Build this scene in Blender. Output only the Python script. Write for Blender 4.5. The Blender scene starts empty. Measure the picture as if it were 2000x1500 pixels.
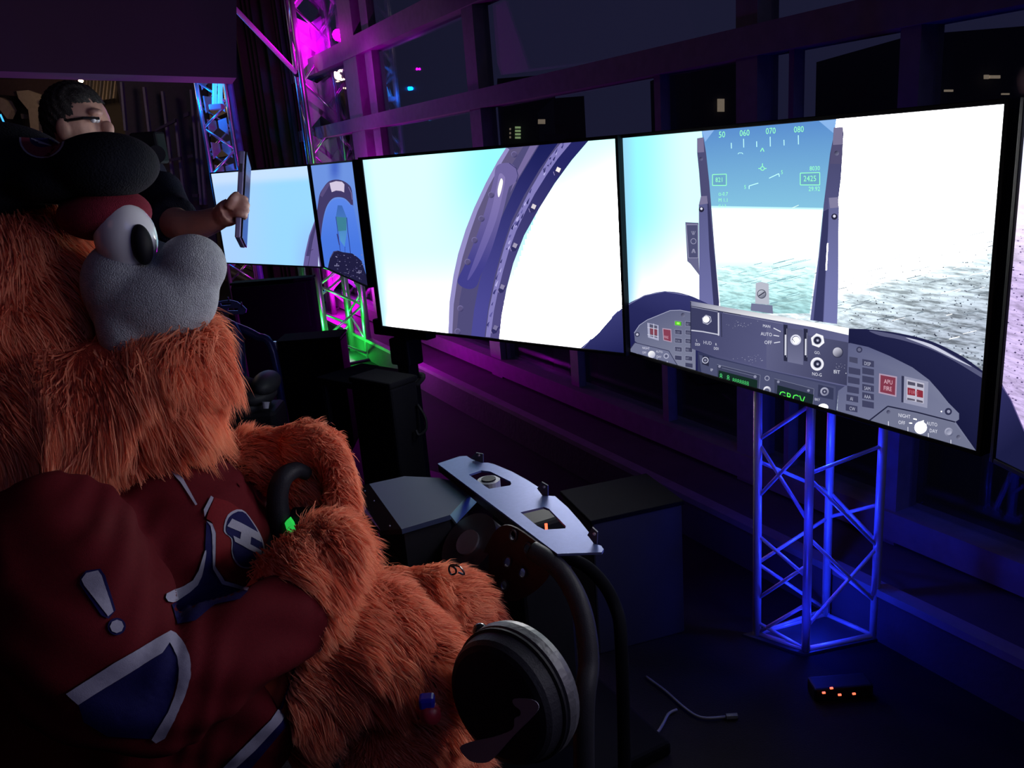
import bpy, bmesh, math, random
import numpy as np
from mathutils import Vector as V, Matrix
from mathutils.bvhtree import BVHTree
from mathutils.kdtree import KDTree
from mathutils.geometry import tessellate_polygon
random.seed(7)
rng = np.random.default_rng(7)
sc = bpy.context.scene
COL = sc.collection

# ------------------------------------------------------------------ camera
FPX, CZ = 1609.0, 1.5
G = V((0.0765, 0.96, 0.2704)).normalized()          # gravity in camera axes (x right, y down, z forward)
Zc = -G
Yc = (V((0, 0, 1)) - G * G.z).normalized()
Xc = Yc.cross(Zc)
def c2w(c):
    return V((c.dot(Xc), c.dot(Yc), c.dot(Zc)))
cam_d = bpy.data.cameras.new('camera'); cam = bpy.data.objects.new('camera', cam_d); COL.objects.link(cam)
r_, u_, b_ = c2w(V((1, 0, 0))), c2w(V((0, -1, 0))), c2w(V((0, 0, -1)))
cam.matrix_world = Matrix(((r_.x, u_.x, b_.x, 0), (r_.y, u_.y, b_.y, 0), (r_.z, u_.z, b_.z, CZ), (0, 0, 0, 1)))
cam_d.sensor_width = 36; cam_d.lens = FPX / 2000 * 36; cam_d.clip_start = .02; cam_d.clip_end = 400
sc.camera = cam
CAM = V((0, 0, CZ))
def ray(px, py):
    return c2w(V(((px - 1000) / FPX, (py - 750) / FPX, 1)))
def D(px, py, d):
    return CAM + ray(px, py) * d
def AZ(px, py, z):
    r = ray(px, py); return CAM + r * ((z - CZ) / r.z)
def APL(px, py, p, n):
    r = ray(px, py); return CAM + r * ((p - CAM).dot(n) / r.dot(n))
def PX(d):          # metres per pixel at a depth
    return d / FPX

# ------------------------------------------------------------------ world, lights, exposure
w = bpy.data.worlds.new('night'); sc.world = w; w.use_nodes = True
bg = w.node_tree.nodes['Background']; bg.inputs[0].default_value = (.20, .20, .50, 1); bg.inputs[1].default_value = .075
sc.view_settings.view_transform = 'Standard'; sc.view_settings.look = 'None'
sc.view_settings.exposure = 0; sc.view_settings.gamma = 1; sc.view_settings.use_curve_mapping = False
def light(name, kind, loc, col, power, size=.1, target=None, spot=60, blend=.5):
    l = bpy.data.lights.new(name, kind); l.color = col; l.energy = power
    if kind == 'AREA': l.size = size
    else: l.shadow_soft_size = size
    if kind == 'SPOT': l.spot_size = math.radians(spot); l.spot_blend = blend
    o = bpy.data.objects.new(name, l); COL.objects.link(o); o.location = loc
    if target is not None:
        o.rotation_euler = (V(target) - V(loc)).to_track_quat('-Z', 'Y').to_euler()
    return o
# unseen fill lamps added high behind the camera to lift the dark areas
light('fill_light_warm', 'AREA', (-2.6, -1.8, 4.3), (1, .40, .5), 2.2, 1.6, (-.6, 1.5, .9))
light('fill_light_blue', 'AREA', (2.5, -2.0, 4.3), (.35, .4, 1), 11, 2.0, (.6, 3.0, .6))
LIT = 15.0      # how far the bright parts of the screens run past white

# ------------------------------------------------------------------ materials
def s2l(c):
    c = c / 255.0
    return c / 12.92 if c <= .04045 else ((c + .055) / 1.055) ** 2.4
def rgb(r, g, b): return (s2l(r), s2l(g), s2l(b), 1)
def mat(name, col, rough=.6, metal=0, scale=20, var=.25, bump=0, emit=None, es=1, coat=0, bscale=None):
    m = bpy.data.materials.new(name); m.use_nodes = True; nt = m.node_tree; b = nt.nodes['Principled BSDF']
    tc = nt.nodes.new('ShaderNodeTexCoord')
    nz = nt.nodes.new('ShaderNodeTexNoise'); nz.inputs['Scale'].default_value = scale; nz.inputs['Detail'].default_value = 4
    nt.links.new(tc.outputs['Object'], nz.inputs['Vector'])
    cr = nt.nodes.new('ShaderNodeMix'); cr.data_type = 'RGBA'
    nt.links.new(nz.outputs['Fac'], cr.inputs[0])
    c = tuple(col[:3])
    cr.inputs[6].default_value = tuple(x * (1 - var) for x in c) + (1,)
    cr.inputs[7].default_value = tuple(min(1, x * (1 + var)) for x in c) + (1,)
    nt.links.new(cr.outputs[2], b.inputs['Base Color'])
    b.inputs['Roughness'].default_value = rough; b.inputs['Metallic'].default_value = metal
    if coat: b.inputs['Coat Weight'].default_value = coat
    if bump:
        bn = nt.nodes.new('ShaderNodeTexNoise'); bn.inputs['Scale'].default_value = bscale or scale * 6
        nt.links.new(tc.outputs['Object'], bn.inputs['Vector'])
        bp = nt.nodes.new('ShaderNodeBump'); bp.inputs['Strength'].default_value = bump; bp.inputs['Distance'].default_value = .01
        nt.links.new(bn.outputs['Fac'], bp.inputs['Height']); nt.links.new(bp.outputs[0], b.inputs['Normal'])
    if emit:
        b.inputs['Emission Color'].default_value = tuple(emit[:3]) + (1,); b.inputs['Emission Strength'].default_value = es
    return m
M = dict(
    black=mat('black_plastic', (.008, .008, .012), .6),
    matte=mat('matte_black_case', (.0025, .0025, .005), .95),
    blackm=mat('black_powder_coat', (.02, .02, .026), .5, bump=.1, scale=60),
    gloss=mat('glossy_black', (.008, .008, .01), .18, coat=.5),
    dgrey=mat('dark_grey_metal', (.06, .06, .075), .45, .4),
    steel=mat('brushed_steel', (.115, .15, .36), .5, .6, scale=90, var=.12, bump=.05),
    alu=mat('truss_aluminium', (.75, .75, .78), .28, .9, scale=40, var=.1),
    towerm=mat('tower_steel', (.65, .65, .7), .38, .3, scale=40, var=.1),
    aluflat=mat('truss_plate', (.55, .55, .6), .55, .3, scale=40, var=.1),
    wallm=mat('window_frame_paint', (.2, .18, .2), .6),
    floor=mat('floor_carpet', (.009, .007, .010), .9, scale=6, var=.4, bump=.3, bscale=220),
    ceil=mat('ceiling_paint', (.05, .04, .055), .9),
    soffit=mat('soffit_paint', (.34, .17, .3), .9, scale=1.2, var=.12),
    concrete=mat('ledge_concrete', (.075, .062, .075), .8, scale=8, bump=.15),
    curtain=mat('curtain_cloth', (.05, .03, .035), .95, scale=30),
    beige=mat('beige_board', (.3, .24, .2), .8),
    redcloth=mat('jersey_red_cloth', (.085, .0025, .007), .85, scale=300, var=.25, bump=.12, bscale=900),
    navy=mat('navy_cloth', (.006, .005, .06), .8, scale=300, var=.2, bump=.1, bscale=900),
    white=mat('white_cloth', (.30, .29, .38), .8, scale=300, var=.12, bump=.1, bscale=900),
    crestred=mat('crest_red_felt', (.14, .005, .009), .8, scale=300),
    fleece=mat('grey_fleece', (.40, .42, .44), .95, scale=120, var=.3, bump=.5, bscale=500),
    eyewhite=mat('glossy_white_vinyl', (.75, .75, .78), .2, coat=.6, var=.03),
    capm=mat('black_felt', (.004, .0045, .009), .9, scale=50, bump=.3),
    lid=mat('maroon_fleece', (.17, .014, .03), .95, scale=120, bump=.4),
    skin=mat('skin', (.5, .28, .22), .5, scale=12, var=.12, bump=.1),
    hair=mat('dark_hair', (.018, .014, .014), .5, scale=80, var=.5, bump=.6),
    shirt=mat('dark_navy_shirt', (.005, .006, .018), .9, scale=60, bump=.3),
    tablet=mat('tablet_aluminium', (.35, .33, .6), .35, .5, var=.05),
    rim=mat('grey_rim_band', (.07, .07, .08), .45, .2, scale=14, var=.35, bump=.15),
    sticker=mat('pale_sticker', (.30, .30, .36), .5, var=.06),
    redp=mat('red_plastic', (.35, .02, .04), .4), bluep=mat('blue_plastic', (.02, .02, .5), .4),
    greenp=mat('green_self_lit_tape', (.03, .8, .09), .5, emit=(.03, .8, .1), es=.55),  # tape is no lamp; its brightness is put in as glow
    brown=mat('brown_bracket', (.030, .016, .022), .5, .2),
    ledr=mat('red_led', (1, .1, .05), .4, emit=(1, .12, .05), es=2.5),
    ledw=mat('white_led', (1, 1, 1), .4, emit=(.6, .7, 1), es=3),
    warm=mat('warm_lamp_glass', (1, .8, .6), .4, emit=(1, .72, .45), es=14),
    ltube=mat('blue_led_tube', (.1, .5, 1), .4, emit=(.06, .50, 1.0), es=1.1),
    lstick=mat('blue_led_stick', (.1, .5, 1), .4, emit=(.05, .45, 1.0), es=1.4),
    winlit=mat('lit_window_green', (.5, .7, .3), .5, emit=(.36, .5, .2), es=.7, scale=8, var=.6),
    winwarm=mat('lit_window_warm', (.5, .4, .3), .5, emit=(.42, .32, .2), es=.5, scale=8, var=.6),
    bld=mat('building_wall', (.05, .05, .07), .9),
    glowbox=mat('magenta_led_bar', (1, .1, 1), .4, emit=(.9, .03, 1.0), es=1.5),
    green_led=mat('green_led_bar', (.1, 1, .2), .4, emit=(.05, 1, .15), es=1.5),
    blue_led=mat('blue_led_bar', (.1, .1, 1), .4, emit=(.01, .02, 1.0), es=1.5),
)
def glass_mat():
    m = bpy.data.materials.new('window_glass'); m.use_nodes = True; nt = m.node_tree; nt.nodes.clear()
    o = nt.nodes.new('ShaderNodeOutputMaterial'); t = nt.nodes.new('ShaderNodeBsdfTransparent'); g = nt.nodes.new('ShaderNodeBsdfGlossy')
    t.inputs[0].default_value = (.82, .84, .9, 1); g.inputs['Roughness'].default_value = .015; g.inputs[0].default_value = (.9, .9, 1, 1)
    f = nt.nodes.new('ShaderNodeFresnel'); ge = nt.nodes.new('ShaderNodeNewGeometry'); mr = nt.nodes.new('ShaderNodeMapRange')
    mr.inputs[3].default_value = 1.5; mr.inputs[4].default_value = 1 / 1.5; nt.links.new(ge.outputs['Backfacing'], mr.inputs[0]); nt.links.new(mr.outputs[0], f.inputs[0])
    mx = nt.nodes.new('ShaderNodeMixShader')
    nt.links.new(f.outputs[0], mx.inputs[0]); nt.links.new(t.outputs[0], mx.inputs[1]); nt.links.new(g.outputs[0], mx.inputs[2])
    nt.links.new(mx.outputs[0], o.inputs[0]); return m
M['glass'] = glass_mat()
for k_ in ('redcloth', 'navy', 'white', 'crestred', 'capm', 'lid', 'shirt', 'curtain', 'black', 'blackm', 'concrete'): M[k_].node_tree.nodes['Principled BSDF'].inputs['Specular IOR Level'].default_value = .15
M['matte'].node_tree.nodes['Principled BSDF'].inputs['Specular IOR Level'].default_value = .08
M['floor'].node_tree.nodes['Principled BSDF'].inputs['Specular IOR Level'].default_value = .15
def fur_mat():
    m = bpy.data.materials.new('orange_fur'); m.use_nodes = True; nt = m.node_tree; b = nt.nodes['Principled BSDF']
    a = nt.nodes.new('ShaderNodeAttribute'); a.attribute_name = 'Col'
    nt.links.new(a.outputs['Color'], b.inputs['Base Color']); b.inputs['Roughness'].default_value = .75
    b.inputs['Specular IOR Level'].default_value = .15
    tl = nt.nodes.new('ShaderNodeBsdfTranslucent'); mx = nt.nodes.new('ShaderNodeMixShader'); mx.inputs[0].default_value = .4
    nt.links.new(a.outputs['Color'], tl.inputs[0]); nt.links.new(b.outputs[0], mx.inputs[1]); nt.links.new(tl.outputs[0], mx.inputs[2])
    nt.links.new(mx.outputs[0], nt.nodes['Material Output'].inputs[0])
    return m
M['fur'] = fur_mat()
M['furskin'] = mat('orange_fur_backing', (.5, .07, .03), .95, scale=40, var=.35)
def screen_mats():
    m = bpy.data.materials.new('screen_picture'); m.use_nodes = True; nt = m.node_tree; nt.nodes.clear()
    o = nt.nodes.new('ShaderNodeOutputMaterial'); e = nt.nodes.new('ShaderNodeEmission')
    a = nt.nodes.new('ShaderNodeAttribute'); a.attribute_name = 'Col'
    # ground seen from the cockpit: streaky noise, faded in where the alpha of the attribute asks for it
    tc = nt.nodes.new('ShaderNodeTexCoord')
    outs = []
    for sx, sy, det in ((7, 80, 8), (26, 150, 6)):
        mp = nt.nodes.new('ShaderNodeMapping'); mp.inputs['Rotation'].default_value = (0, math.radians(16), 0)
        mp.inputs['Scale'].default_value = (sx, 1, sy)
        n = nt.nodes.new('ShaderNodeTexNoise'); n.inputs['Scale'].default_value = 1; n.inputs['Detail'].default_value = det; n.inputs['Roughness'].default_value = .62
        nt.links.new(tc.outputs['Object'], mp.inputs[0]); nt.links.new(mp.outputs[0], n.inputs['Vector']); outs.append(n)
    ad = nt.nodes.new('ShaderNodeMath'); ad.operation = 'ADD'; nt.links.new(outs[0].outputs[0], ad.inputs[0]); nt.links.new(outs[1].outputs[0], ad.inputs[1])
    r = nt.nodes.new('ShaderNodeMapRange'); r.inputs[1].default_value = .84; r.inputs[2].default_value = 1.12; r.inputs[3].default_value = .42; r.inputs[4].default_value = 1.5
    nt.links.new(ad.outputs[0], r.inputs[0])
    mx = nt.nodes.new('ShaderNodeMix'); mx.data_type = 'FLOAT'; mx.inputs[2].default_value = 1
    nt.links.new(a.outputs['Alpha'], mx.inputs[0]); nt.links.new(r.outputs[0], mx.inputs[3])
    vm = nt.nodes.new('ShaderNodeVectorMath'); vm.operation = 'SCALE'
    nt.links.new(a.outputs['Color'], vm.inputs[0]); nt.links.new(mx.outputs[0], vm.inputs['Scale'])
    nt.links.new(vm.outputs[0], e.inputs[0]); nt.links.new(e.outputs[0], o.inputs[0])
    return m
M['screen'] = screen_mats()

# ------------------------------------------------------------------ object helpers
def link(name, me, m=None, parent=None):
    o = bpy.data.objects.new(name, me); COL.objects.link(o)
    if m is not None:
        me.materials.clear()
        me.materials.append(M[m] if isinstance(m, str) else m)
    if parent is not None:
        o.parent = parent
        o.matrix_parent_inverse = Matrix.Translation(-V(parent.location)) if parent.rotation_euler[:] == (0, 0, 0) else parent.matrix_world.inverted()
    return o
def tag(o, label=None, cat=None, group=None, kind=None):
    if label: o['label'] = label
    if cat: o['category'] = cat
    if group: o['group'] = group
    if kind: o['kind'] = kind
    return o
def thing(name, loc, label, cat, group=None):
    o = bpy.data.objects.new(name, None); COL.objects.link(o); o.location = loc; o.empty_display_size = .05
    return tag(o, label, cat, group)
def smooth(me):
    me.polygons.foreach_set('use_smooth', [True] * len(me.polygons)); me.update()
class MB:
    """collects simple shapes and turns them into one mesh"""
    def __init__(s): s.v = []; s.f = []
    def add(s, vs, fs):
        k = len(s.v); s.v += [tuple(x) for x in vs]; s.f += [tuple(i + k for i in f) for f in fs]; return s
    def prism(s, pts, n, closed=True):
        pts = [V(p) for p in pts]; n = V(n); k = len(pts)
        tri = tessellate_polygon([pts])
        vs = pts + [p + n for p in pts]
        fs = [tuple(t) for t in tri] + [tuple(i + k for i in reversed(t)) for t in tri] + [(i, (i + 1) % k, (i + 1) % k + k, i + k) for i in range(k)]
        return s.add(vs, fs)
    def box(s, c, sx, sy, sz, X=V((1, 0, 0)), Y=V((0, 1, 0)), Z=V((0, 0, 1)), bev=0):
        c = V(c); hx, hy, hz = sx / 2, sy / 2, sz / 2
        if bev:
            bm = bmesh.new(); bmesh.ops.create_cube(bm, size=1)
            for v in bm.verts: v.co = V((v.co.x * sx, v.co.y * sy, v.co.z * sz))
            bmesh.ops.bevel(bm, geom=bm.edges[:], offset=bev, segments=2, affect='EDGES', profile=.5)
            bm.verts.index_update()
            s.add([c + X * v.co.x + Y * v.co.y + Z * v.co.z for v in bm.verts], [[v.index for v in f.verts] for f in bm.faces]); bm.free(); return s
        vs = [c + X * a * hx + Y * b * hy + Z * d * hz for a in (-1, 1) for b in (-1, 1) for d in (-1, 1)]
        return s.add(vs, [(0, 1, 3, 2), (4, 6, 7, 5), (0, 4, 5, 1), (2, 3, 7, 6), (0, 2, 6, 4), (1, 5, 7, 3)])
    def tube(s, pts, r, n=10, sub=0, cap=True):
        pts = [V(p) for p in pts]; rr = list(r) if hasattr(r, '__len__') else [r] * len(pts)
        if sub: pts, rr = catmull(pts, rr, sub)
        vs = []; fs = []; up = None
        for i, p in enumerate(pts):
            t = (pts[min(i + 1, len(pts) - 1)] - pts[max(i - 1, 0)]).normalized()
            if up is None: up = V((0, 0, 1)) if abs(t.z) < .9 else V((1, 0, 0))
            a = (up - t * up.dot(t)).normalized(); b = t.cross(a); up = a
            vs += [p + (a * math.cos(2 * math.pi * j / n) + b * math.sin(2 * math.pi * j / n)) * rr[i] for j in range(n)]
        for i in range(len(pts) - 1):
            fs += [(i * n + j, i * n + (j + 1) % n, (i + 1) * n + (j + 1) % n, (i + 1) * n + j) for j in range(n)]
        if cap: fs += [tuple(reversed(range(n))), tuple(range((len(pts) - 1) * n, len(pts) * n))]
        return s.add(vs, fs)
    def ell(s, c, rx, ry=None, rz=None, X=V((1, 0, 0)), Y=V((0, 1, 0)), Z=V((0, 0, 1)), n=24, k=14):
        c = V(c); ry = ry or rx; rz = rz or rx; vs = []; fs = []
        for i in range(1, k):
            th = math.pi * i / k
            for j in range(n):
                ph = 2 * math.pi * j / n
                vs.append(c + X * rx * math.sin(th) * math.cos(ph) + Y * ry * math.sin(th) * math.sin(ph) + Z * rz * math.cos(th))
        vs += [c + Z * rz, c - Z * rz]
        for i in range(k - 2):
            fs += [(i * n + j, (i + 1) * n + j, (i + 1) * n + (j + 1) % n, i * n + (j + 1) % n) for j in range(n)]
        t = len(vs) - 2
        fs += [(t, j, (j + 1) % n) for j in range(n)] + [(t + 1, (k - 2) * n + (j + 1) % n, (k - 2) * n + j) for j in range(n)]
        return s.add(vs, fs)
    def mesh(s, name='mesh'):
        me = bpy.data.meshes.new(name); me.from_pydata(s.v, [], s.f); me.update()
        bm = bmesh.new(); bm.from_mesh(me); bmesh.ops.recalc_face_normals(bm, faces=bm.faces); bm.to_mesh(me); bm.free()
        return me
    def build(s, name, m, parent=None, sm=False):
        me = s.mesh(name)
        if sm: smooth(me)
        return link(name, me, m, parent)
def catmull(pts, rr, sub):
    P = [pts[0]] + list(pts) + [pts[-1]]; R = [rr[0]] + list(rr) + [rr[-1]]; op = []; orr = []
    for i in range(1, len(P) - 2):
        for k in range(sub):
            t = k / sub; a, b, c, d = P[i - 1], P[i], P[i + 1], P[i + 2]
            op.append(.5 * ((2 * b) + (c - a) * t + (2 * a - 5 * b + 4 * c - d) * t * t + (3 * b - a - 3 * c + d) * t ** 3))
            orr.append(R[i] * (1 - t) + R[i + 1] * t)
    op.append(P[-2]); orr.append(R[-2]); return op, orr
def curve2(pts, sub=6, closed=True):
    n = len(pts); out = []
    for i in range(n if closed else n - 1):
        a, b, c, d = (V(pts[(i + j - 1) % n]) if closed else V(pts[min(max(i + j - 1, 0), n - 1)]) for j in range(4))
        for k in range(sub):
            t = k / sub
            p = .5 * ((2 * b) + (c - a) * t + (2 * a - 5 * b + 4 * c - d) * t * t + (3 * b - a - 3 * c + d) * t ** 3); out.append((p.x, p.y))
    if not closed: out.append(tuple(pts[-1]))
    return out
def evaluated(o):
    dg = bpy.context.evaluated_depsgraph_get(); return bpy.data.meshes.new_from_object(o.evaluated_get(dg), depsgraph=dg)
def remeshed(mb, voxel, smooth_it=8, name='body'):
    o = bpy.data.objects.new('temporary', mb.mesh(name)); COL.objects.link(o)
    md = o.modifiers.new('r', 'REMESH'); md.mode = 'VOXEL'; md.voxel_size = voxel
    sm = o.modifiers.new('s', 'SMOOTH'); sm.factor = .5; sm.iterations = smooth_it
    me = evaluated(o); bpy.data.objects.remove(o); smooth(me); me.name = name; return me

# ------------------------------------------------------------------ the room
S = .853
YAW = {'M1': (-.5306, 3.4729, -.7249), 'M2': (.4014, 2.6817, -1.0983), 'B1': (-2.192, 6.630, -.7128)}
ZT, SW, SH = 1.515, 1.22, .686
Wd = V((math.cos(-1.0983), math.sin(-1.0983), 0)); Wn = V((Wd.y, -Wd.x, 0)) * -1    # along the window wall, and out through it
Wn = V((-Wd.y, Wd.x, 0))
UP = V((0, 0, 1))
ledge0 = AZ(973, 843, 0)
def wall_pt(px, py, off=.30): return APL(px, py, ledge0 + Wn * off, Wn)
def along(p): return (p - ledge0).dot(Wd)
def wp(t, off, z): return ledge0 + Wd * t + Wn * off + UP * (z - ledge0.z)
Wa, Wb = wp(-10.5, .45, 0), wp(9.5, .45, 0)
room = [V((-11, Wa.y, 0)), V((Wa.x, Wa.y, 0)), V((Wb.x, Wb.y, 0)), V((Wb.x, -7, 0)), V((-11, -7, 0))]
fl = MB(); fl.prism(room, UP * -.2); tag(fl.build('floor', 'floor'), 'dark carpeted floor', kind='structure')
ce = MB(); ce.prism([p + UP * 5 for p in room], UP * .2); tag(ce.build('ceiling', 'ceil'), 'dark ceiling', kind='structure')
tmin, tmax = -10.4, 9.4
lg = MB()
h_l = .15
lg.box(wp(-.5, .16, h_l / 2), 19.8, .32, h_l, X=Wd, Y=Wn); tag(lg.build('trim_1', 'concrete'), 'low concrete ledge along the window wall', kind='structure')
tr = MB(); tr.box(wp(-.5, .02, h_l + .012), 19.8, .05, .024, X=Wd, Y=Wn); tag(tr.build('trim_2', 'wallm'), 'metal nosing along the ledge', kind='structure')
# window wall
railz = wall_pt(1180, 150, .35).z
z_lo = wall_pt(952, 192, .35).z; z_hi = wall_pt(700, 92, .35).z
win = bpy.data.objects.new('window_1', None); COL.objects.link(win); win.location = wp(0, .35, 0); tag(win, 'tall glazed window wall with dark mullions', kind='structure')
def member(name, a, b, wdt, dep, m='wallm', horiz=False, top=5.0):
    mb = MB()
    if horiz: mb.box(wp((a + b) / 2, .35, horiz), abs(b - a), dep, wdt, X=Wd, Y=Wn)
    else: mb.box(wp(a, .35, top / 2), wdt, dep * .5, top, X=Wd, Y=Wn)
    return mb.build(name, m, win)
def tpx(px, py): return along(wall_pt(px, py, .35))
mull = [(706, 200, 26, .22), (737, 200, 14, .12), (935, 120, 22, .20), (1294, 220, 12, .10), (1479, 100, 42, .20), (1556, 150, 10, .1), (1800, 100, 40, .2), (1128, 700, 15, .09), (993, 720, 6, .05)]
mts = []
for px, py, wpx, dep in mull:
    t0, t1 = tpx(px - wpx / 2, py), tpx(px + wpx / 2, py); mts.append((t0 + t1) / 2)
    member('mullion', (t0 + t1) / 2, 0, abs(t1 - t0), dep, top=1.2 if py > 600 else (z_lo if px in (1294, 1556) else 5.0))
for t in (-5.2, -6.6): member('mullion', t, 0, .12, .2)
for z, wd in ((z_lo, .10), (z_hi, .14), (.22, .1), (4.9, .2), (z_hi + 1.3, .1)):
    member('rail', tmin, tmax, wd, .13, horiz=z)
gl = MB(); gl.box(wp(-.5, .37, 2.55), 19.8, .01, 4.8, X=Wd, Y=Wn); gl.build('pane', 'glass', win)
# far walls of the hall
farw = MB(); farw.box(((Wa.x - 11) / 2, Wa.y, 2.5), Wa.x + 11, .2, 5); tag(farw.build('wall_back', mat('back_wall', (.07, .055, .05), .9, scale=2, var=.4)), 'dark far wall of the hall', kind='structure')
lw = MB(); lw.box((-11, (Wa.y - 7) / 2, 2.5), .2, Wa.y + 7, 5); tag(lw.build('wall_left', 'ceil'), 'dark left wall', kind='structure')
nw = MB(); nw.box(((Wb.x - 11) / 2, -7, 2.5), Wb.x + 11, .2, 5); tag(nw.build('wall_front', 'ceil'), 'dark wall behind the camera', kind='structure')

# soffit across the upper left
a, b, c, d = D(-400, 128, 5.0), D(462, 152, 5.4), D(462, -260, 5.4), D(-400, -260, 5.0)
sf = MB(); sf.prism([a, b, c, d], V((-.35, .9, 0)) * .4); tag(sf.build('wall_soffit', 'soffit'), 'plain dark mauve bulkhead above', kind='structure')

# ------------------------------------------------------------------ things in the hall's depth
def pbox(name, m, pts, depth, parent=None, d=None, push=V((0, 0, 0))):
    """prism from pixel corners lying at depth d, thickened away from the viewer"""
    P = [D(x, y, (d if not hasattr(d, '__len__') else d[i])) for i, (x, y) in enumerate(pts)]
    mb = MB(); mb.prism(P, V((0, 1, 0)) * depth); return mb.build(name, m, parent)
# curtain with folds
t = thing('curtain', D(530, 520, 9.2) * 1, 'dark brown curtain hanging in folds between the blue and magenta trusses', 'curtain')
t.location.z = 0
mb = MB(); n = 64; P0, P1 = D(474, 300, 9.0), D(604, 300, 8.2)
vs = []; fs = []
for i in range(n + 1):
    p = P0.lerp(P1, i / n); off = .07 * math.sin(i * 1.15) + .04 * math.sin(i * .47 + 1)
    for z in (.02, 4.9): vs.append((p.x + off * .5, p.y + off, z))
for i in range(n): fs.append((2 * i, 2 * i + 2, 2 * i + 3, 2 * i + 1))
mb.add(vs, fs); o = mb.build('curtain_cloth', 'curtain', t, sm=True)
md = o.modifiers.new('thickness', 'SOLIDIFY'); md.thickness = .01
pbox('curtain_edge', 'beige', [(462, 150), (468, 150), (492, 420), (484, 420)], .05, t, 8.9)

# gridded partition left of the blue truss
t = thing('glazed_partition', V((D(350, 500, 10).x, D(350, 500, 10).y, 0)), 'dim partition with a grid of pale rails, left of the blue truss', 'partition')
pbox('back_board', mat('partition_board', (.05, .04, .045), .8), [(225, 150), (402, 150), (425, 520), (290, 520)], .05, t, 10.3)
for x0, y0, x1, y1 in ((316, 178, 342, 395), (342, 232, 360, 400), (372, 175, 392, 400), (236, 160, 244, 255), (382, 160, 400, 400), (280, 170, 292, 270)):
    pbox('stile', 'wallm', [(x0 - 2.2, y0), (x0 + 2.2, y0), (x1 + 2.2, y1), (x1 - 2.2, y1)], .06, t, 10.1)
for pts in ([(303, 252), (342, 232), (342, 238), (303, 257)], [(358, 222), (368, 218), (368, 226), (358, 230)], [(312, 314), (352, 306), (353, 312), (313, 318)],
            [(366, 303), (376, 301), (377, 307), (367, 309)], [(322, 377), (360, 380), (360, 385), (322, 383)], [(375, 379), (386, 379), (386, 385), (375, 385)]):
    pbox('rail', 'concrete', pts, .05, t, 10.0)

# cluttered ceiling corner at far left
t = thing('ceiling_duct', D(70, 190, 12), 'tangle of beige ducts and boards hanging under the far ceiling, upper left', 'duct')
for pts, m in (([(0, 155), (150, 150), (150, 175), (60, 190), (0, 185)], 'curtain'), ([(32, 178), (55, 176), (95, 190), (100, 230), (98, 262), (60, 255), (55, 215), (36, 192)], 'beige'),
               ([(0, 190), (12, 196), (22, 215), (14, 232), (0, 215)], 'beige'), ([(76, 212), (98, 210), (100, 250), (78, 256)], 'concrete'), ([(40, 222), (58, 224), (58, 232), (42, 232)], 'concrete')):
    pbox('board', m, pts, .15, t, 12 + random.random() * .4)
mb = MB(); mb.tube([D(90, 192, 11.8), D(100, 196, 11.8), (D(110, 206, 11.8))], .025, 8); mb.build('pipe', 'aluflat', t)
t = thing('slatted_ceiling', D(185, 175, 12.5), 'ribbed ceiling panel of thin slats behind the bright lamp', 'ceiling panel')
for k in range(14):
    x = 134 + k * 7
    pbox('slat', 'beige' if k % 3 else 'wallm', [(x, 148), (x + 2, 148), (x - 4 + 1.5, 205 - k), (x - 5.5, 205 - k)], .08, t, 12.4)
for (px, py, r, lab) in ((158, 158, 4.5, 'bright warm hall lamp with a glow, largest of the far lamps'), (151, 176, 3, 'small flat warm lamp below the brightest lamp'), (115, 175, 2.4, 'small pale lamp left of the brightest lamp'), (137, 192, 2.6, 'small warm lamp just above the dark haired head')):
    t = thing('ceiling_lamp', D(px, py, 11), lab, 'lamp')
    mb = MB(); mb.ell(D(px, py, 11), r * PX(11), r * PX(11), r * PX(11) * (.45 if r == 3 else .8), n=14, k=8); mb.build('bulb', 'warm', t, True)
    mb = MB(); mb.tube([D(px, py, 11.05) + V((0, 0, .02)), D(px, py, 11.05) + V((0, 0, .09))], [.04, .02], 12); mb.build('lamp_housing', 'black', t)
light('warm_lamp_light', 'POINT', D(158, 158, 10.7), (1, .7, .4), 30, .1)
light('hall_dim_light', 'POINT', V((-5.5, 9.0, 3.6)), (1, .75, .7), 22, .4)
# blue LED sticks in the far left
for pts, lab in (([(0, 222), (8, 240), (18, 247)], 'blue glowing stick crossing others at the left edge, steepest one'), ([(0, 243), (16, 247), (44, 250)], 'blue glowing stick lying nearly flat at the left edge'), ([(98, 253), (100, 266), (97, 279)], 'short upright blue glowing stick beside the cap emblem')):
    zd = 9 if pts[0][1] != 222 else 8.7; t = thing('led_stick', D(*pts[1], zd), lab, 'light stick', 'blue light sticks at far left')
    mb = MB(); mb.tube([D(x, y, zd) for x, y in pts], 1.7 * PX(9), 8); mb.build('light_tube', 'lstick', t)
    mb = MB(); mb.ell(D(*pts[0], zd), 2.6 * PX(9), n=10, k=6); mb.build('end_cap', 'blackm', t)

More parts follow.
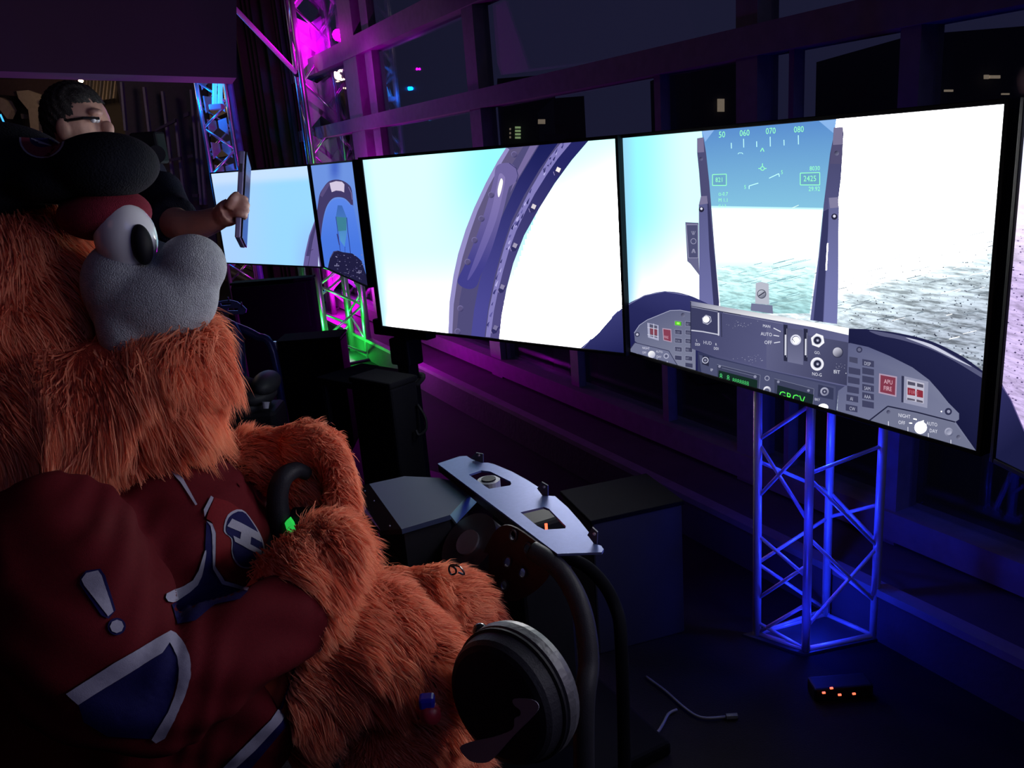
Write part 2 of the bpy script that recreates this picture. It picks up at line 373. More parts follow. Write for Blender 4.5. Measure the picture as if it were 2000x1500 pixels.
# ------------------------------------------------------------------ trusses
def truss(name, label, base, sz, height, R, r, pitch, rot, mch='alu', mbr='alu', z0=0, plates=False, group=None):
    t = thing(name, base, label, 'truss', group)
    cs = [base + V((math.cos(rot + k * math.pi / 2 + math.pi / 4), math.sin(rot + k * math.pi / 2 + math.pi / 4), 0)) * sz / math.sqrt(2) for k in range(4)]
    for c in cs:
        mb = MB(); mb.tube([c + UP * z0, c + UP * height], R, 14); mb.build('chord', mch, t, True)
    k = 0
    for s in range(4):
        a, b = cs[s], cs[(s + 1) % 4]; z = z0 + pitch * (.1 + .25 * (s % 2)); fl_ = s % 2
        while z + pitch / 2 < height:
            p, q = (a, b) if fl_ else (b, a)
            mb = MB(); mb.tube([p + UP * z, q + UP * (z + pitch / 2)], r, 8); mb.build('brace', mbr, t, True)
            z += pitch / 2; fl_ = 1 - fl_
    for z in ((z0 + .012, height - .012)):
        mb = MB(); mb.box(base + UP * z, sz + R * 2.4, sz + R * 2.4, .012, X=V((math.cos(rot), math.sin(rot), 0)), Y=V((-math.sin(rot), math.cos(rot), 0))); mb.build('end_plate', 'dgrey', t)
    return t
# magenta tower behind the far station
mc = V((*D(637, 300, 7.6).xy, 0))
truss('lighting_truss', 'tall box truss lit magenta behind the far screens', mc, .29, 4.9, .025, .012, .62, .35)
t = thing('truss_shroud', mc, 'magenta lit sheet metal column with round holes inside the tall truss', 'column')
Xr = V((math.cos(.1), math.sin(.1), 0)); Yr = V((-math.sin(.1), math.cos(.1), 0))
for k in range(9):
    z = .35 + k * .5; zz = [z, z + .5]; Ls = .11
    for s_ in (0, 1):
        A = mc + Yr * .02 + Xr * (-Ls if s_ == 0 else Ls); pts = [A + UP * z, mc + Yr * .02 + Xr * (.02 if s_ == 0 else -.02) + UP * (z + .12), mc + Yr * .02 + Xr * (.0) + UP * (z + .38), A + UP * (z + .44)]
        mb = MB(); mb.prism(pts, Yr * .012); mb.build('gusset', 'aluflat', t)
for k in range(8):
    z = .4 + k * .5
    mb = MB(); mb.prism([mc + Xr * .13 + UP * z, mc + Xr * .13 + UP * (z + .09), mc - Xr * .13 + UP * (z + .31), mc - Xr * .13 + UP * (z + .22)], Yr * .01); mb.build('strap', 'aluflat', t)
light('magenta_uplight', 'POINT', mc + V((-.02, -.35, .35)), (1, .0, 1), 16, .05)
light('magenta_uplight_inner', 'POINT', mc + V((0, 0, 1.0)), (1, .0, 1), 6, .03)
light('magenta_uplight_top', 'POINT', mc + V((0.0, -.25, 2.6)), (1, .0, 1), 7, .05)
# magenta wall washer at the window column
wb = wall_pt(800, 745, .1); wb.z = .12
def fixture(p, m, lab, cat='stage light'):
    t = thing('led_uplight', V((p.x, p.y, 0)), lab, cat)
    mb = MB(); mb.box(V((p.x, p.y, .05)), .2, .14, .1, bev=.01); mb.build('housing', 'black', t)
    mb = MB(); mb.box(V((p.x, p.y, .105)), .15, .09, .012); mb.build('lens', m, t)
p = wall_pt(722, 300, .0) ; p.z = .3
light('magenta_wall_light', 'POINT', wp(tpx(742, 318), .08, z_lo - .45), (.8, .0, 1), 6, .006)
light('magenta_wall_light_high', 'POINT', wp(tpx(748, 200), .08, z_lo + .35), (.8, .0, 1), 3, .006)
light('magenta_ledge_light', 'POINT', wp(along(AZ(835, 800, 0)) - .45, -.30, .42), (.8, .0, 1), 13, .02)
# diagonal batten
mb = MB(); mb.tube([D(420, -24, 6.3), D(580, 144, 7.3)], .020, 8); t = thing('ceiling_batten', D(500, 60, 6.8), 'thin magenta lit batten slanting down from the top edge', 'batten'); mb.build('batten_bar', 'aluflat', t)
mb = MB(); mb.ell(D(580, 144, 7.3), .03, n=10, k=6); mb.build('end_clamp', 'black', t)
light('magenta_batten_spot', 'SPOT', D(610, 160, 6.3), (1, 0, 1), 15, .05, D(540, 110, 7.05), 50, .6)
# blue truss at left, with its LED tube
bc = V((*D(434, 300, 7.9).xy, 0))
truss('lighting_truss', 'box truss lit bright blue, above the left far screen', bc, .25, 3.6, .02, .012, .42, .3)
t = thing('led_fixture', D(428, 178, 7.7), 'twin blue glowing tube fixture on the blue truss', 'stage light')
for k in (-1, 1):
    mb = MB(); mb.tube([D(426 + k * 5.5, 152 - 40, 7.6), D(424 + k * 5.5, 205, 7.6)], 4.6 * PX(7.6), 10); mb.build('light_tube', 'ltube', t, True)
mb = MB(); mb.box(D(423, 209, 7.6), .12, .08, .05, bev=.008); mb.build('lower_clamp', 'aluflat', t)
t = thing('truss_shroud', bc, 'blue lit zigzag sheet metal column inside the blue truss', 'column')
for k in range(11):
    z = .6 + k * .21
    for s_ in (-1, 1):
        mb = MB(); mb.prism([bc + Xr * s_ * .09 + UP * z, bc + Xr * s_ * .01 + UP * (z + .07), bc + Xr * s_ * .01 + UP * (z + .14), bc + Xr * s_ * .09 + UP * (z + .16)], Yr * .01); mb.build('gusset', 'aluflat', t)
light('blue_truss_light', 'POINT', bc + V((-.12, -.32, 2.2)), (.0, .18, 1), 11, .015)
light('blue_truss_light_low', 'POINT', bc + V((-.1, -.28, 1.4)), (.0, .18, 1), 5, .015)
t = thing('stand_pole', V((*D(472, 300, 8.2).xy, 0)), 'thin bluish upright pole right of the blue truss', 'pole')
mb = MB(); mb.tube([V((*D(470, 300, 8.2).xy, .02)), V((*D(470, 300, 8.2).xy, 3.4))], .035, 10); mb.build('pole', mat('blue_pole', (.12, .16, .45), .5), t)
mb = MB(); mb.tube([V((*D(470, 300, 8.2).xy, 0)), V((*D(470, 300, 8.2).xy, .03))], .2, 20); mb.build('base_plate', 'black', t)
# green truss under the far station
gc = V((*D(668, 700, 6.62).xy, 0))
truss('lighting_truss', 'short box truss lit green under the far screens', gc, .34, .98, .030, .010, .40, .55)
light('green_uplight', 'POINT', gc + V((.0, -.05, .10)), (.02, 1, .08), 9, .02)
light('green_uplight_front', 'SPOT', gc + V((-.15, -.6, .12)), (.02, 1, .08), 26, .04, gc + UP * .55, 60, .6)

# blue tower of the near station
cA, cB, cC = (AZ(1478, 1300, 0) + V((0, 0, 0))), AZ(1572, 1333, 0), AZ(1703, 1305, 0)
cA, cB, cC = (V((c.x * 1.07, c.y * 1.07, 0)) for c in (cA, cB, cC))
t = thing('monitor_tower', (cA + cB + cC) / 3, 'slim lattice tower glowing blue below the near centre screen', 'truss')
cD = cA + cC - cB + V((.02, .03, 0))
cs = [cA, cB, cC, cD]
HT = .95
for c in cs:
    mb = MB(); mb.tube([c, c + UP * HT], .0125, 14); mb.build('chord', 'towerm', t, True)
def brace(a, za, b, zb, r=.0055):
    mb = MB(); mb.tube([a + UP * za, b + UP * zb], r, 8); mb.build('brace', 'towerm', t, True)
def zpx(c, py):     # height on the upright at c that shows at pixel row py
    lo, hi = -.5, 2.0
    for _ in range(40):
        m_ = (lo + hi) / 2; q = V((c.x, c.y, m_)) - CAM; cc = Xc * q.x + Yc * q.y + Zc * q.z
        y = 750 + FPX * cc.y / cc.z
        if y > py: lo = m_
        else: hi = m_
    return lo
for a_, ya, b_2, yb in ((cA, 1044, cB, 1128), (cA, 1170, cB, 1104), (cA, 972, cB, 862), (cA, 862, cB, 1020), (cA, 1310, cB, 1180), (cA, 1215, cB, 1340), (cA, 860, cB, 790),
                        (cB, 1050, cC, 1175), (cB, 1225, cC, 1068), (cB, 1276, cC, 1238), (cB, 935, cC, 1068), (cB, 925, cC, 870),
                        (cC, 985, cD, 1010), (cD, 1100, cC, 1175), (cC, 1060, cD, 960), (cA, 1100, cD, 1010), (cD, 1190, cA, 1100), (cA, 1260, cD, 1190), (cD, 960, cA, 900)):
    brace(a_, max(.01, zpx(a_, ya)), b_2, max(.01, zpx(b_2, yb)))
for z in (.01, HT - .1):
    for i in range(4): brace(cs[i], z, cs[(i + 1) % 4], z, .008)
mb = MB(); mb.prism([cs[i] + (cs[i] - (cA + cB + cC + cD) / 4) * .25 - UP * .0 for i in range(4)], UP * .008); mb.build('base_plate', 'dgrey', t)
ctr = (cA + cB + cC + cD) / 4
for k_, (z_, p_) in enumerate(((.10, .5), (.36, .7), (.62, .9))): light('blue_core_light', 'POINT', ctr + V((-.02, -.03, z_)), (.01, .03, 1), p_ * 2.2, .012)
for k_, (z_, p_) in enumerate(((.12, 1.1), (.42, 1.3), (.68, 1.2))): light('blue_front_fill', 'POINT', ctr + V((-.11, -.17, z_)), (.01, .02, 1), p_ * .4, .01)  # unseen lamps added outside the tower to brighten its front chords

t = thing('power_strip', AZ(1640, 1352, 0), 'black power strip with small red lights at the foot of the blue tower', 'power strip')
q = AZ(1640, 1354, 0); mb = MB(); mb.box(q + UP * .02, .16, .06, .04, bev=.006); mb.build('housing', 'black', t)
for x, y in ((1609, 1353), (1624, 1344), (1640, 1357), (1668, 1355)):
    mb = MB(); mb.box(AZ(x, y, .042), .008, .004, .004); mb.build('indicator', 'ledr', t)

# ------------------------------------------------------------------ screens: helpers that draw on a real screen plane
FONT = None
def text_tris(txt):
    cu = bpy.data.curves.new('t', 'FONT'); cu.body = txt; cu.resolution_u = 2
    o = bpy.data.objects.new('t', cu); COL.objects.link(o); bpy.context.view_layer.update()
    me = evaluated(o); me.calc_loop_triangles()
    vs = [tuple(v.co.xy) for v in me.vertices]; fs = [tuple(t_.vertices) for t_ in me.loop_triangles]
    bpy.data.objects.remove(o); bpy.data.curves.remove(cu); bpy.data.meshes.remove(me); return vs, fs
class Screen:
    def __init__(s, x, y, yaw, name):
        s.o = V((x, y, ZT)); s.X = V((math.cos(yaw), math.sin(yaw), 0)); s.Z = V((0, 0, 1)); s.N = V((s.X.y, -s.X.x, 0))   # N towards the viewer
        s.v = []; s.f = []; s.c = []; s.layer = 0; s.root = None
    def uv(s, px, py):
        p = APL(px, py, s.o, s.N) - s.o; return p.dot(s.X), -p.z
    def pt(s, u, v, k): return s.o + s.X * u - s.Z * v + s.N * (.00002 * k + .001)
    def base(s, fn, nx=120, ny=68):
        k = len(s.v)
        for j in range(ny + 1):
            for i in range(nx + 1):
                u, v = SW * i / nx, SH * j / ny; p = s.o + s.X * u - s.Z * v; q = p - CAM
                cc = Xc * q.x + Yc * q.y + Zc * q.z
                s.v.append((u, v, 0)); s.c.append(fn(1000 + FPX * cc.x / cc.z, 750 + FPX * cc.y / cc.z) if cc.z > .05 else (1, 1, 1, 0))
        for j in range(ny):
            for i in range(nx):
                a = k + j * (nx + 1) + i; s.f.append((a, a + nx + 1, a + nx + 2, a + 1))
    def clip(s, P):
        def cl(P, ins, inter):
            out = []
            for i in range(len(P)):
                a, b = P[i - 1], P[i]; ia, ib = ins(a), ins(b)
                if ia != ib: out.append(inter(a, b))
                if ib: out.append(b)
            return out
        for ax, val, sg in ((0, 0, 1), (0, SW, -1), (1, 0, 1), (1, SH, -1)):
            if not P: return P
            def inter(a, b):
                t = (val - a[ax]) / (b[ax] - a[ax]); return tuple(a[j] + (b[j] - a[j]) * t for j in range(len(a)))
            P = cl(P, lambda p: (p[ax] - val) * sg >= 0, inter)
        return P
    def poly(s, pts, c1, c2=None, g=None, layer=None, alpha=0):
        """filled shape; c2 with g=((x0,y0),(x1,y1)) makes a gradient"""
        if layer is None: s.layer += 1; layer = s.layer
        def colr(x, y):
            if c2 is None: return tuple(c1)[:3] + (alpha,)
            (x0, y0), (x1, y1) = g; t = ((x - x0) * (x1 - x0) + (y - y0) * (y1 - y0)) / ((x1 - x0) ** 2 + (y1 - y0) ** 2); t = min(1, max(0, t))
            return tuple(c1[i] * (1 - t) + c2[i] * t for i in range(3)) + (alpha,)
        P = [s.uv(x, y) + (x, y) for x, y in pts]
        P = s.clip(P)
        if len(P) < 3: return
        k = len(s.v)
        for u, v, x, y in P: s.v.append((u, v, layer)); s.c.append(colr(x, y))
        for t in tessellate_polygon([[V((p[0], p[1], 0)) for p in P]]): s.f.append(tuple(i + k for i in t))
    def line(s, pts, wd, c, layer=None):
        if layer is None: s.layer += 1; layer = s.layer
        for (x0, y0), (x1, y1) in zip(pts, pts[1:]):
            L = math.hypot(x1 - x0, y1 - y0) or 1; nx, ny = -(y1 - y0) / L * wd / 2, (x1 - x0) / L * wd / 2
            s.poly([(x0 + nx, y0 + ny), (x1 + nx, y1 + ny), (x1 - nx, y1 - ny), (x0 - nx, y0 - ny)], c, layer=layer)
    def circ(s, x, y, r, c, c2=None, ry=None, layer=None, n=20):
        ry = ry or r
        s.poly([(x + r * math.cos(2 * math.pi * i / n), y + ry * math.sin(2 * math.pi * i / n)) for i in range(n)], c, c2, ((x - r * .6, y - ry * .8), (x + r * .6, y + ry * .8)) if c2 else None, layer)
    def ring(s, x, y, r, wd, c, layer=None):
        s.line([(x + r * math.cos(2 * math.pi * i / 18), y + r * math.sin(2 * math.pi * i / 18)) for i in range(19)], wd, c, layer)
    def text(s, txt, x, y, h, c, ang=0, wx=.8, layer=None, maxy=None):
        """baseline start at pixel x, y; h = capital height in pixels"""
        if layer is None: s.layer += 1; layer = s.layer
        vs, fs = text_tris(txt); k = len(s.v); sc_ = h / .70; ca, sa = math.cos(math.radians(ang)), math.sin(math.radians(ang))
        pv = [(x + ca * a * sc_ * wx + sa * b * sc_ * 0, y - b * sc_ + sa * a * sc_ * wx) for a, b in vs]
        for f in fs:
            s.poly([pv[i] for i in f], c, layer=layer)
    def build(s, parent, name='screen_picture'):
        me = bpy.data.meshes.new(name)
        o0 = s.o
        me.from_pydata([(u, -.00002 * k, -v) for u, v, k in s.v], [], s.f)
        at = me.color_attributes.new('Col', 'FLOAT_COLOR', 'POINT')
        at.data.foreach_set('color', np.array(s.c, dtype=np.float32).ravel())
        me.materials.append(M['screen']); me.update()
        o = bpy.data.objects.new(name, me); COL.objects.link(o); o.parent = parent
        # local x along the screen, local -y towards the viewer
        mw = Matrix(((s.X.x, -s.N.x, 0, s.o.x + s.N.x * .001), (s.X.y, -s.N.y, 0, s.o.y + s.N.y * .001), (0, 0, 1, ZT), (0, 0, 0, 1)))
        o.matrix_basis = Matrix.Translation(-V(parent.location)) @ mw
        return o
    def cabinet(s, label, bez=.011, stand=True, group=None, extra_l=0, extra_r=0):
        c = s.o + s.X * SW / 2 - s.Z * SH / 2
        t = thing('monitor', V((c.x, c.y, ZT - SH - .02)), label, 'monitor', group); s.root = t
        mb = MB(); mb.box(c - s.N * .0265, SW + 2 * bez, .05, SH + 2 * bez, X=s.X, Y=s.N, bev=.004); mb.build('housing', 'black', t)
        for u0, u1, v0, v1 in ((-bez - extra_l, 0, -bez, SH + bez), (SW, SW + bez + extra_r, -bez, SH + bez), (0, SW, -bez, 0), (0, SW, SH, SH + bez)):
            mb = MB(); mb.box(s.o + s.X * (u0 + u1) / 2 - s.Z * (v0 + v1) / 2 + s.N * .001, u1 - u0, .012, v1 - v0, X=s.X, Y=s.N, bev=.002); mb.build('bezel', 'black', t)
        mb = MB(); mb.box(c - s.N * .075, .4, .05, .3, X=s.X, Y=s.N, bev=.01); mb.build('rear_cover', 'blackm', t)
        return t
WHITE = (LIT, LIT, LIT, 0)
def mixc(a, b, t):
    t = max(0, min(1, t))
    if b is WHITE and a[0] < 1.5:      # first up to plain white, then on past it
        w1 = (1.35, 1.35, 1.35, 0)
        if t < .6: return tuple(a[i] * (1 - t / .6) + w1[i] * t / .6 for i in range(4))
        k = ((t - .6) / .4) ** 2; return tuple(w1[i] * (1 - k) + b[i] * k for i in range(4))
    return tuple(a[i] * (1 - t) + b[i] * t for i in range(4))
def sstep(a, b, x): t = max(0, min(1, (x - a) / (b - a))); return t * t * (3 - 2 * t)
def C(r, g, b, k=1.0, a=0): return (s2l(r) * k, s2l(g) * k, s2l(b) * k, a)
CY = C(150, 245, 250, 1.12); CY2 = C(196, 255, 252, 1.35); CYT = C(215, 255, 255, 1.6)

# ---- near left screen (M1): canopy frame against the sky
s1 = Screen(*YAW['M1'][:2], YAW['M1'][2], 'M1')
def f1(x, y):
    if x > 1020 + (500 - y) * .35:
        c = mixc(CY2, WHITE, sstep(300, 480, y + (x - 1100) * .5)); return c
    c = mixc(CY2, CY, sstep(820, 960, x) * (1 - sstep(330, 560, y)))
    c = mixc(c, WHITE, sstep(480, 700, y)); return mixc(C(190, 235, 250, 1.1), c, sstep(707 + (y - 313) * .134, 730 + (y - 313) * .134, x))
s1.base(f1)
k1 = lambda L: [(700 + a / 3.334, 250 + b / 3.334) for a, b in L]
# frame bodies, left to right
purp = C(88, 82, 130); dpur = C(62, 58, 108); lpur = C(150, 140, 200); navy = C(30, 34, 92); mpur = C(70, 68, 140)
s1.poly(k1([(965, 125), (1510, 70), (1390, 210), (1280, 360), (1180, 520), (1080, 700), (1010, 880), (965, 1050), (935, 1220), (918, 1380), (585, 1345), (595, 1130), (620, 960), (650, 820), (700, 660), (755, 520), (830, 360), (905, 220)]), C(80, 76, 122))
s1.poly(k1([(965, 125), (905, 220), (830, 360), (755, 520), (700, 660), (650, 820), (620, 960), (595, 1130), (585, 1345), (612, 1345), (622, 1150), (645, 990), (680, 840), (725, 690), (778, 540), (850, 380), (920, 250), (985, 140)]), C(150, 143, 200))
s1.poly(k1([(985, 140), (1075, 120), (960, 300), (870, 480), (800, 640), (740, 800), (690, 960), (660, 1120), (640, 1345), (612, 1345), (622, 1150), (645, 990), (680, 840), (725, 690), (778, 540), (850, 380), (920, 250)]), C(96, 88, 128))
# dark central channel
s1.poly(k1([(1185, 100), (1310, 85), (1180, 270), (1080, 440), (1000, 600), (940, 780), (890, 960), (850, 1150), (822, 1360), (735, 1355), (755, 1180), (790, 1000), (850, 800), (930, 590), (1040, 340)]), C(26, 30, 88), C(76, 74, 150), k1([(1200, 150), (800, 1200)]))
s1.poly(k1([(1120, 112), (1175, 104), (1040, 330), (990, 420), (1030, 290)]), C(120, 108, 160))
# weathered light strip on the inner frame
strip = [(1330, 85), (1245, 190), (1180, 300), (1110, 420), (1050, 540), (990, 660), (950, 780), (910, 920), (880, 1050), (850, 1190), (830, 1360)]
strip2 = [(860, 1362), (885, 1190), (912, 1060), (945, 930), (985, 790), (1030, 670), (1090, 545), (1150, 430), (1225, 310), (1300, 200), (1400, 80)]
s1.poly(k1(strip + strip2), C(132, 126, 190))
for i in range(46):
    t = random.random() * (len(strip) - 1.01); j = int(t); f_ = t - j
    ax = strip[j][0] * (1 - f_) + strip[j + 1][0] * f_; ay = strip[j][1] * (1 - f_) + strip[j + 1][1] * f_
    w_ = random.uniform(3, 16); h_ = random.uniform(8, 34); ox = random.uniform(2, 34)
    s1.poly(k1([(ax + ox, ay), (ax + ox + w_, ay - h_ * .4), (ax + ox + w_ * .6 - h_ * .3, ay + h_), (ax + ox - h_ * .4, ay + h_ * .7)]), random.choice([C(40, 40, 96), C(96, 92, 160), C(185, 180, 235), C(60, 58, 120)]))
s1.poly(k1([(1400, 80), (1510, 70), (1390, 210), (1280, 360), (1180, 520), (1080, 700), (1010, 880), (965, 1050), (935, 1220), (918, 1380), (862, 1362), (885, 1190), (912, 1060), (945, 930), (985, 790), (1030, 670), (1090, 545), (1150, 430), (1225, 310), (1300, 200)]), C(36, 38, 100), C(84, 78, 132), k1([(1350, 200), (900, 1250)]))
for x, y, lit in ((1302, 272, 1), (1142, 512, .8), (1020, 765, .45), (938, 1035, .3), (893, 1300, .2)):
    s1.poly(k1([(x - 26, y + 22), (x - 4, y - 22), (x + 26, y - 2), (x + 8, y + 34), (x - 12, y + 40)]), C(48, 46, 96))
    s1.poly(k1([(x - 16, y + 6), (x - 4, y - 20), (x + 20, y - 8), (x + 8, y + 18)]), C(90 + 165 * lit, 85 + 160 * lit, 140 + 100 * lit))
    s1.line(k1([(x - 30, y + 12), (x - 22, y + 36)]), 1.2, C(150, 140, 190))
# grab handle
s1.poly(k1(curve2([(905, 245), (985, 228), (1035, 270), (1040, 330), (1000, 372), (980, 400), (940, 560), (870, 790), (800, 960), (770, 1030), (720, 1048), (665, 1025), (650, 985), (700, 880), (780, 680), (850, 460), (885, 330)], 4)), C(112, 102, 160), C(66, 64, 140), k1([(880, 500), (800, 900)]))
s1.poly(k1(curve2([(920, 300), (950, 310), (955, 360), (900, 600), (800, 850), (740, 960), (712, 985), (760, 850), (850, 600), (900, 400)], 4)), C(136, 124, 182), C(92, 86, 160), k1([(930, 350), (750, 950)]))
s1.poly(k1(curve2([(930, 330), (944, 350), (930, 420), (915, 450), (910, 400)], 4)), C(255, 255, 245, 1.1))
s1.line(k1([(985, 228), (1030, 262), (1043, 310), (1030, 350)]), 1.2, C(50, 48, 100))
for x, y in ((1018, 172), (868, 435), (805, 590), (760, 730), (715, 872), (668, 1175), (650, 1325)):
    s1.circ(700 + x / 3.334, 250 + y / 3.334, 6.2, C(126, 118, 170), C(60, 56, 100))
    s1.circ(700 + (x - 2) / 3.334, 250 + (y - 2) / 3.334, 4.0, C(92, 84, 128))
# cowl of the instrument panel rising at lower right
cowl = curve2([(1130, 700), (1170, 650), (1215, 602), (1260, 578), (1300, 569), (1345, 576), (1400, 600), (1500, 640), (1500, 760), (1240, 760)], 5)
s1.poly(cowl, C(58, 60, 118), C(30, 32, 84), ((1180, 620), (1200, 690)))
s1.line([(1130, 690), (1170, 645), (1215, 600), (1235, 588)], 1.6, C(110, 112, 170))
s1.cabinet('large monitor showing a riveted canopy frame with a grab handle against sky', extra_l=.012)
s1.build(s1.root)

# ---- near centre screen (M2): head-up display, ground and instrument panel
s2 = Screen(*YAW['M2'][:2], YAW['M2'][2], 'M2')
def f2(x, y):
    hor = 588 - .272 * (x - 1240)
    c = mixc(CY, mixc(CY2, WHITE, sstep(400, 660, y) * .6), sstep(1240, 1350, x))
    c = mixc(c, WHITE, sstep(380, 700, y) ** 1.5)
    c = mixc(C(150, 215, 245, 1.05), c, sstep(1214, 1250, x - (y - 268) * .03))
    if x > 1620: c = WHITE
    c = mixc(c, C(190, 255, 255, 1.3), sstep(1940, 1966, x + (y - 206) * .09) * .6)
    g = sstep(-30, 110, y - hor); near = sstep(0, 250, y - hor)
    gc_ = mixc(C(225, 245, 250, 1.3), C(165, 175, 190, 1.05), near)
    c = mixc(c, gc_, g); return c[:3] + (min(1, g * (.55 + .6 * near)),)
s2.base(f2, 220, 124)
k2 = lambda L: [(1200 + a / 4, 200 + b / 4) for a, b in L]
k3 = lambda L: [(1200 + a / 4, 550 + b / 4) for a, b in L]
k4 = lambda L: [(1600 + a / 4.285, 550 + b / 4.285) for a, b in L]
# scattered bushes on the ground
for i in range(900):
    x = random.uniform(1640, 1962); hor = 588 - .272 * (x - 1240); dy = random.random() ** .8 * 420
    y = hor + 40 + dy
    if y > 860: continue
    r = random.uniform(.5, 1.1 + dy * .007); tone = random.choice([C(44, 50, 66), C(80, 88, 104), C(110, 116, 130)])
    s2.poly([(x - r, y), (x - r * .2, y - r), (x + r * 1.1, y - r * .4), (x + r * .7, y + r * .7)], tone, layer=1)
for i in range(240):
    x = random.uniform(1400, 1965); hor = 588 - .272 * (x - 1240); dy = random.random() * 330; y = hor + 18 + dy
    L = random.uniform(8, 40); s2.line([(x, y), (x + L, y - L * .24)], random.uniform(.5, 1.5), random.choice([C(120, 136, 150), C(190, 205, 212), C(255, 255, 255, 1.5), C(98, 116, 130)]), layer=2)
s2.layer = 3
# HUD combiner glass: cyan tint below, darker blue above
gr = [(1391, 405), (1609, 408), (1597, 470), (1590, 520), (1586, 600), (1405, 600)]
for (ya, yb, ca, cb_, al) in ((406, 470, C(205, 255, 255, 1.5), C(235, 255, 255, 2.2), 0), (470, 520, C(235, 255, 255, 2.2), C(205, 248, 248, 1.35), 0), (520, 612, C(205, 248, 248, 1.35), C(150, 196, 200, 1.1), .6)):
    lx = lambda y: 1388 + (y - 403) * .1; rx_ = lambda y: 1609 - (y - 403) * .13
    s2.poly([(lx(ya), ya), (rx_(ya), ya), (rx_(yb), yb), (lx(yb), yb)], ca, cb_, ((1500, ya), (1500, yb)), layer=4, alpha=al)
s2.layer = 4
for i in range(70):
    x = random.uniform(1405, 1560); y = random.uniform(510, 600) + (1560 - x) * .05; L = random.uniform(12, 40); s2.line([(x, y), (min(x + L, 1585), y - (min(x + L, 1585) - x) * .24)], random.uniform(.5, 1.3), random.choice([C(150, 195, 205), C(205, 245, 245, 1.1), C(120, 165, 178)]), layer=5)
s2.layer = 5
s2.poly([(1371, 253), (1635, 230), (1634, 236), (1609, 408), (1388, 403)], C(92, 144, 208), C(134, 198, 228), ((1490, 250), (1500, 404)))
s2.poly([(1371, 254), (1397, 252), (1378, 277)], C(140, 184, 238)); s2.poly([(1600, 236), (1634, 233), (1631, 262)], C(140, 184, 238))
s2.poly([(1389, 402), (1609, 406), (1609, 409), (1389, 405)], C(190, 240, 245, 1.1))
HG = C(150, 255, 190, 1.15); HC = C(190, 255, 245, 1.2)
for tx, x, y in (('50', 1404, 269), ('060', 1445, 266), ('070', 1496, 262), ('080', 1551, 259)): s2.text(tx, x, y, 12, HG, -4, .78)
for x, y0, y1 in ((1429, 279, 290), (1453, 271, 288), (1478.5, 276, 287), (1505, 267, 286), (1532, 273, 284), (1560, 264, 282)): s2.line([(x, y0), (x + .3, y1)], 1.5, HC)
s2.line([(1486, 296), (1490, 289), (1493, 296)], 1.6, HG)
s2.line([(1442, 301), (1444, 298.5), (1450, 298.5), (1452, 301)], 1.0, HC)
s2.ring(1490, 329, 3.6, 1.5, HG); s2.line([(1482, 329), (1486, 329)], 1.5, HG); s2.line([(1494, 329), (1498, 329)], 1.5, HG); s2.line([(1490, 319), (1490, 325)], 1.5, HG)
s2.line([(1503, 348), (1522, 339), (1523, 345)], 1.5, HC); s2.text('5', 1526, 340, 7.5, HG, -4)
s2.line([(1482, 357.5), (1464, 363), (1464, 369)], 1.5, HC); s2.text('5', 1454, 369, 7.5, HG, -4)
for (x0, y0, x1, y1, tx, tx_x, tx_y, th) in ((1392.5, 341, 1419.5, 362, '821', 1398, 355.5, 9), (1564, 338, 1602, 361, '2425', 1570, 354, 11)):
    s2.poly([(x0, y0), (x1, y0 - 1), (x1, y1), (x0, y1)], C(110, 168, 205))
    s2.line([(x0, y0), (x1, y0 - 1), (x1, y1), (x0, y1), (x0, y0)], 1.5, HG); s2.text(tx, tx_x, tx_y, th, HG, -1, .82)
s2.text('8030', 1582, 333, 8.5, HG, -2, .85); s2.text('29.92', 1580, 373, 8.5, HG, -1, .85)
s2.text('\u03b1-0.7', 1404, 382, 7, HG, 0, .85); s2.text('M 1.1', 1404, 394, 7, HG, 0, .85); s2.text('G 1.3', 1404, 404, 5, HG, 0, .95)
s2.line([(1548, 406), (1561, 400.5)], 1.2, C(220, 250, 235, 1.2))
for x, y0, y1 in ((1489, 520, 535), (1505, 518, 526), (1521, 515, 530)): s2.line([(x, y0), (x + 3, y1)], 1.4, C(210, 255, 235, 1.3))
# posts
G1, G2, G3, G4 = C(112, 110, 142), C(74, 74, 112), C(96, 98, 150), C(122, 124, 170)
s2.poly(k2([(650, 280), (700, 272), (720, 390), (745, 620), (760, 800), (790, 1180), (822, 1560), (820, 1600), (760, 1600), (700, 1000), (680, 735), (665, 540), (650, 390)]), C(78, 78, 118))
s2.poly(k2([(650, 280), (700, 272), (705, 388), (650, 392)]), C(122, 114, 150)); s2.circ(1370.5, 310, 3.6, C(44, 44, 74), C(110, 110, 150))
s2.poly(k2([(680, 732), (728, 730), (738, 790), (752, 1000), (780, 1300), (818, 1600), (668, 1600), (664, 800)]), C(92, 94, 142), C(112, 114, 168), k2([(700, 800), (740, 1500)]))
s2.poly(k2([(728, 730), (745, 800), (770, 1050), (800, 1350), (822, 1600), (780, 1600), (745, 1150), (732, 850)]), C(56, 56, 96))
s2.poly(k2([(680, 732), (728, 730), (735, 790), (664, 800)]), C(126, 120, 156))
s2.circ(1371, 409, 5.2, C(36, 36, 60)); s2.circ(1371, 407.5, 2.4, C(235, 235, 255, 1))
s2.poly(k2([(558, 935), (662, 940), (664, 1240), (668, 1350), (600, 1262), (574, 1240)]), C(104, 104, 140))
s2.poly(k2([(566, 955), (656, 955), (658, 1214), (584, 1214)]), C(78, 80, 116)); s2.line(k2([(566, 955), (656, 955), (658, 1214), (584, 1214), (566, 955)]), 1, C(160, 158, 190))
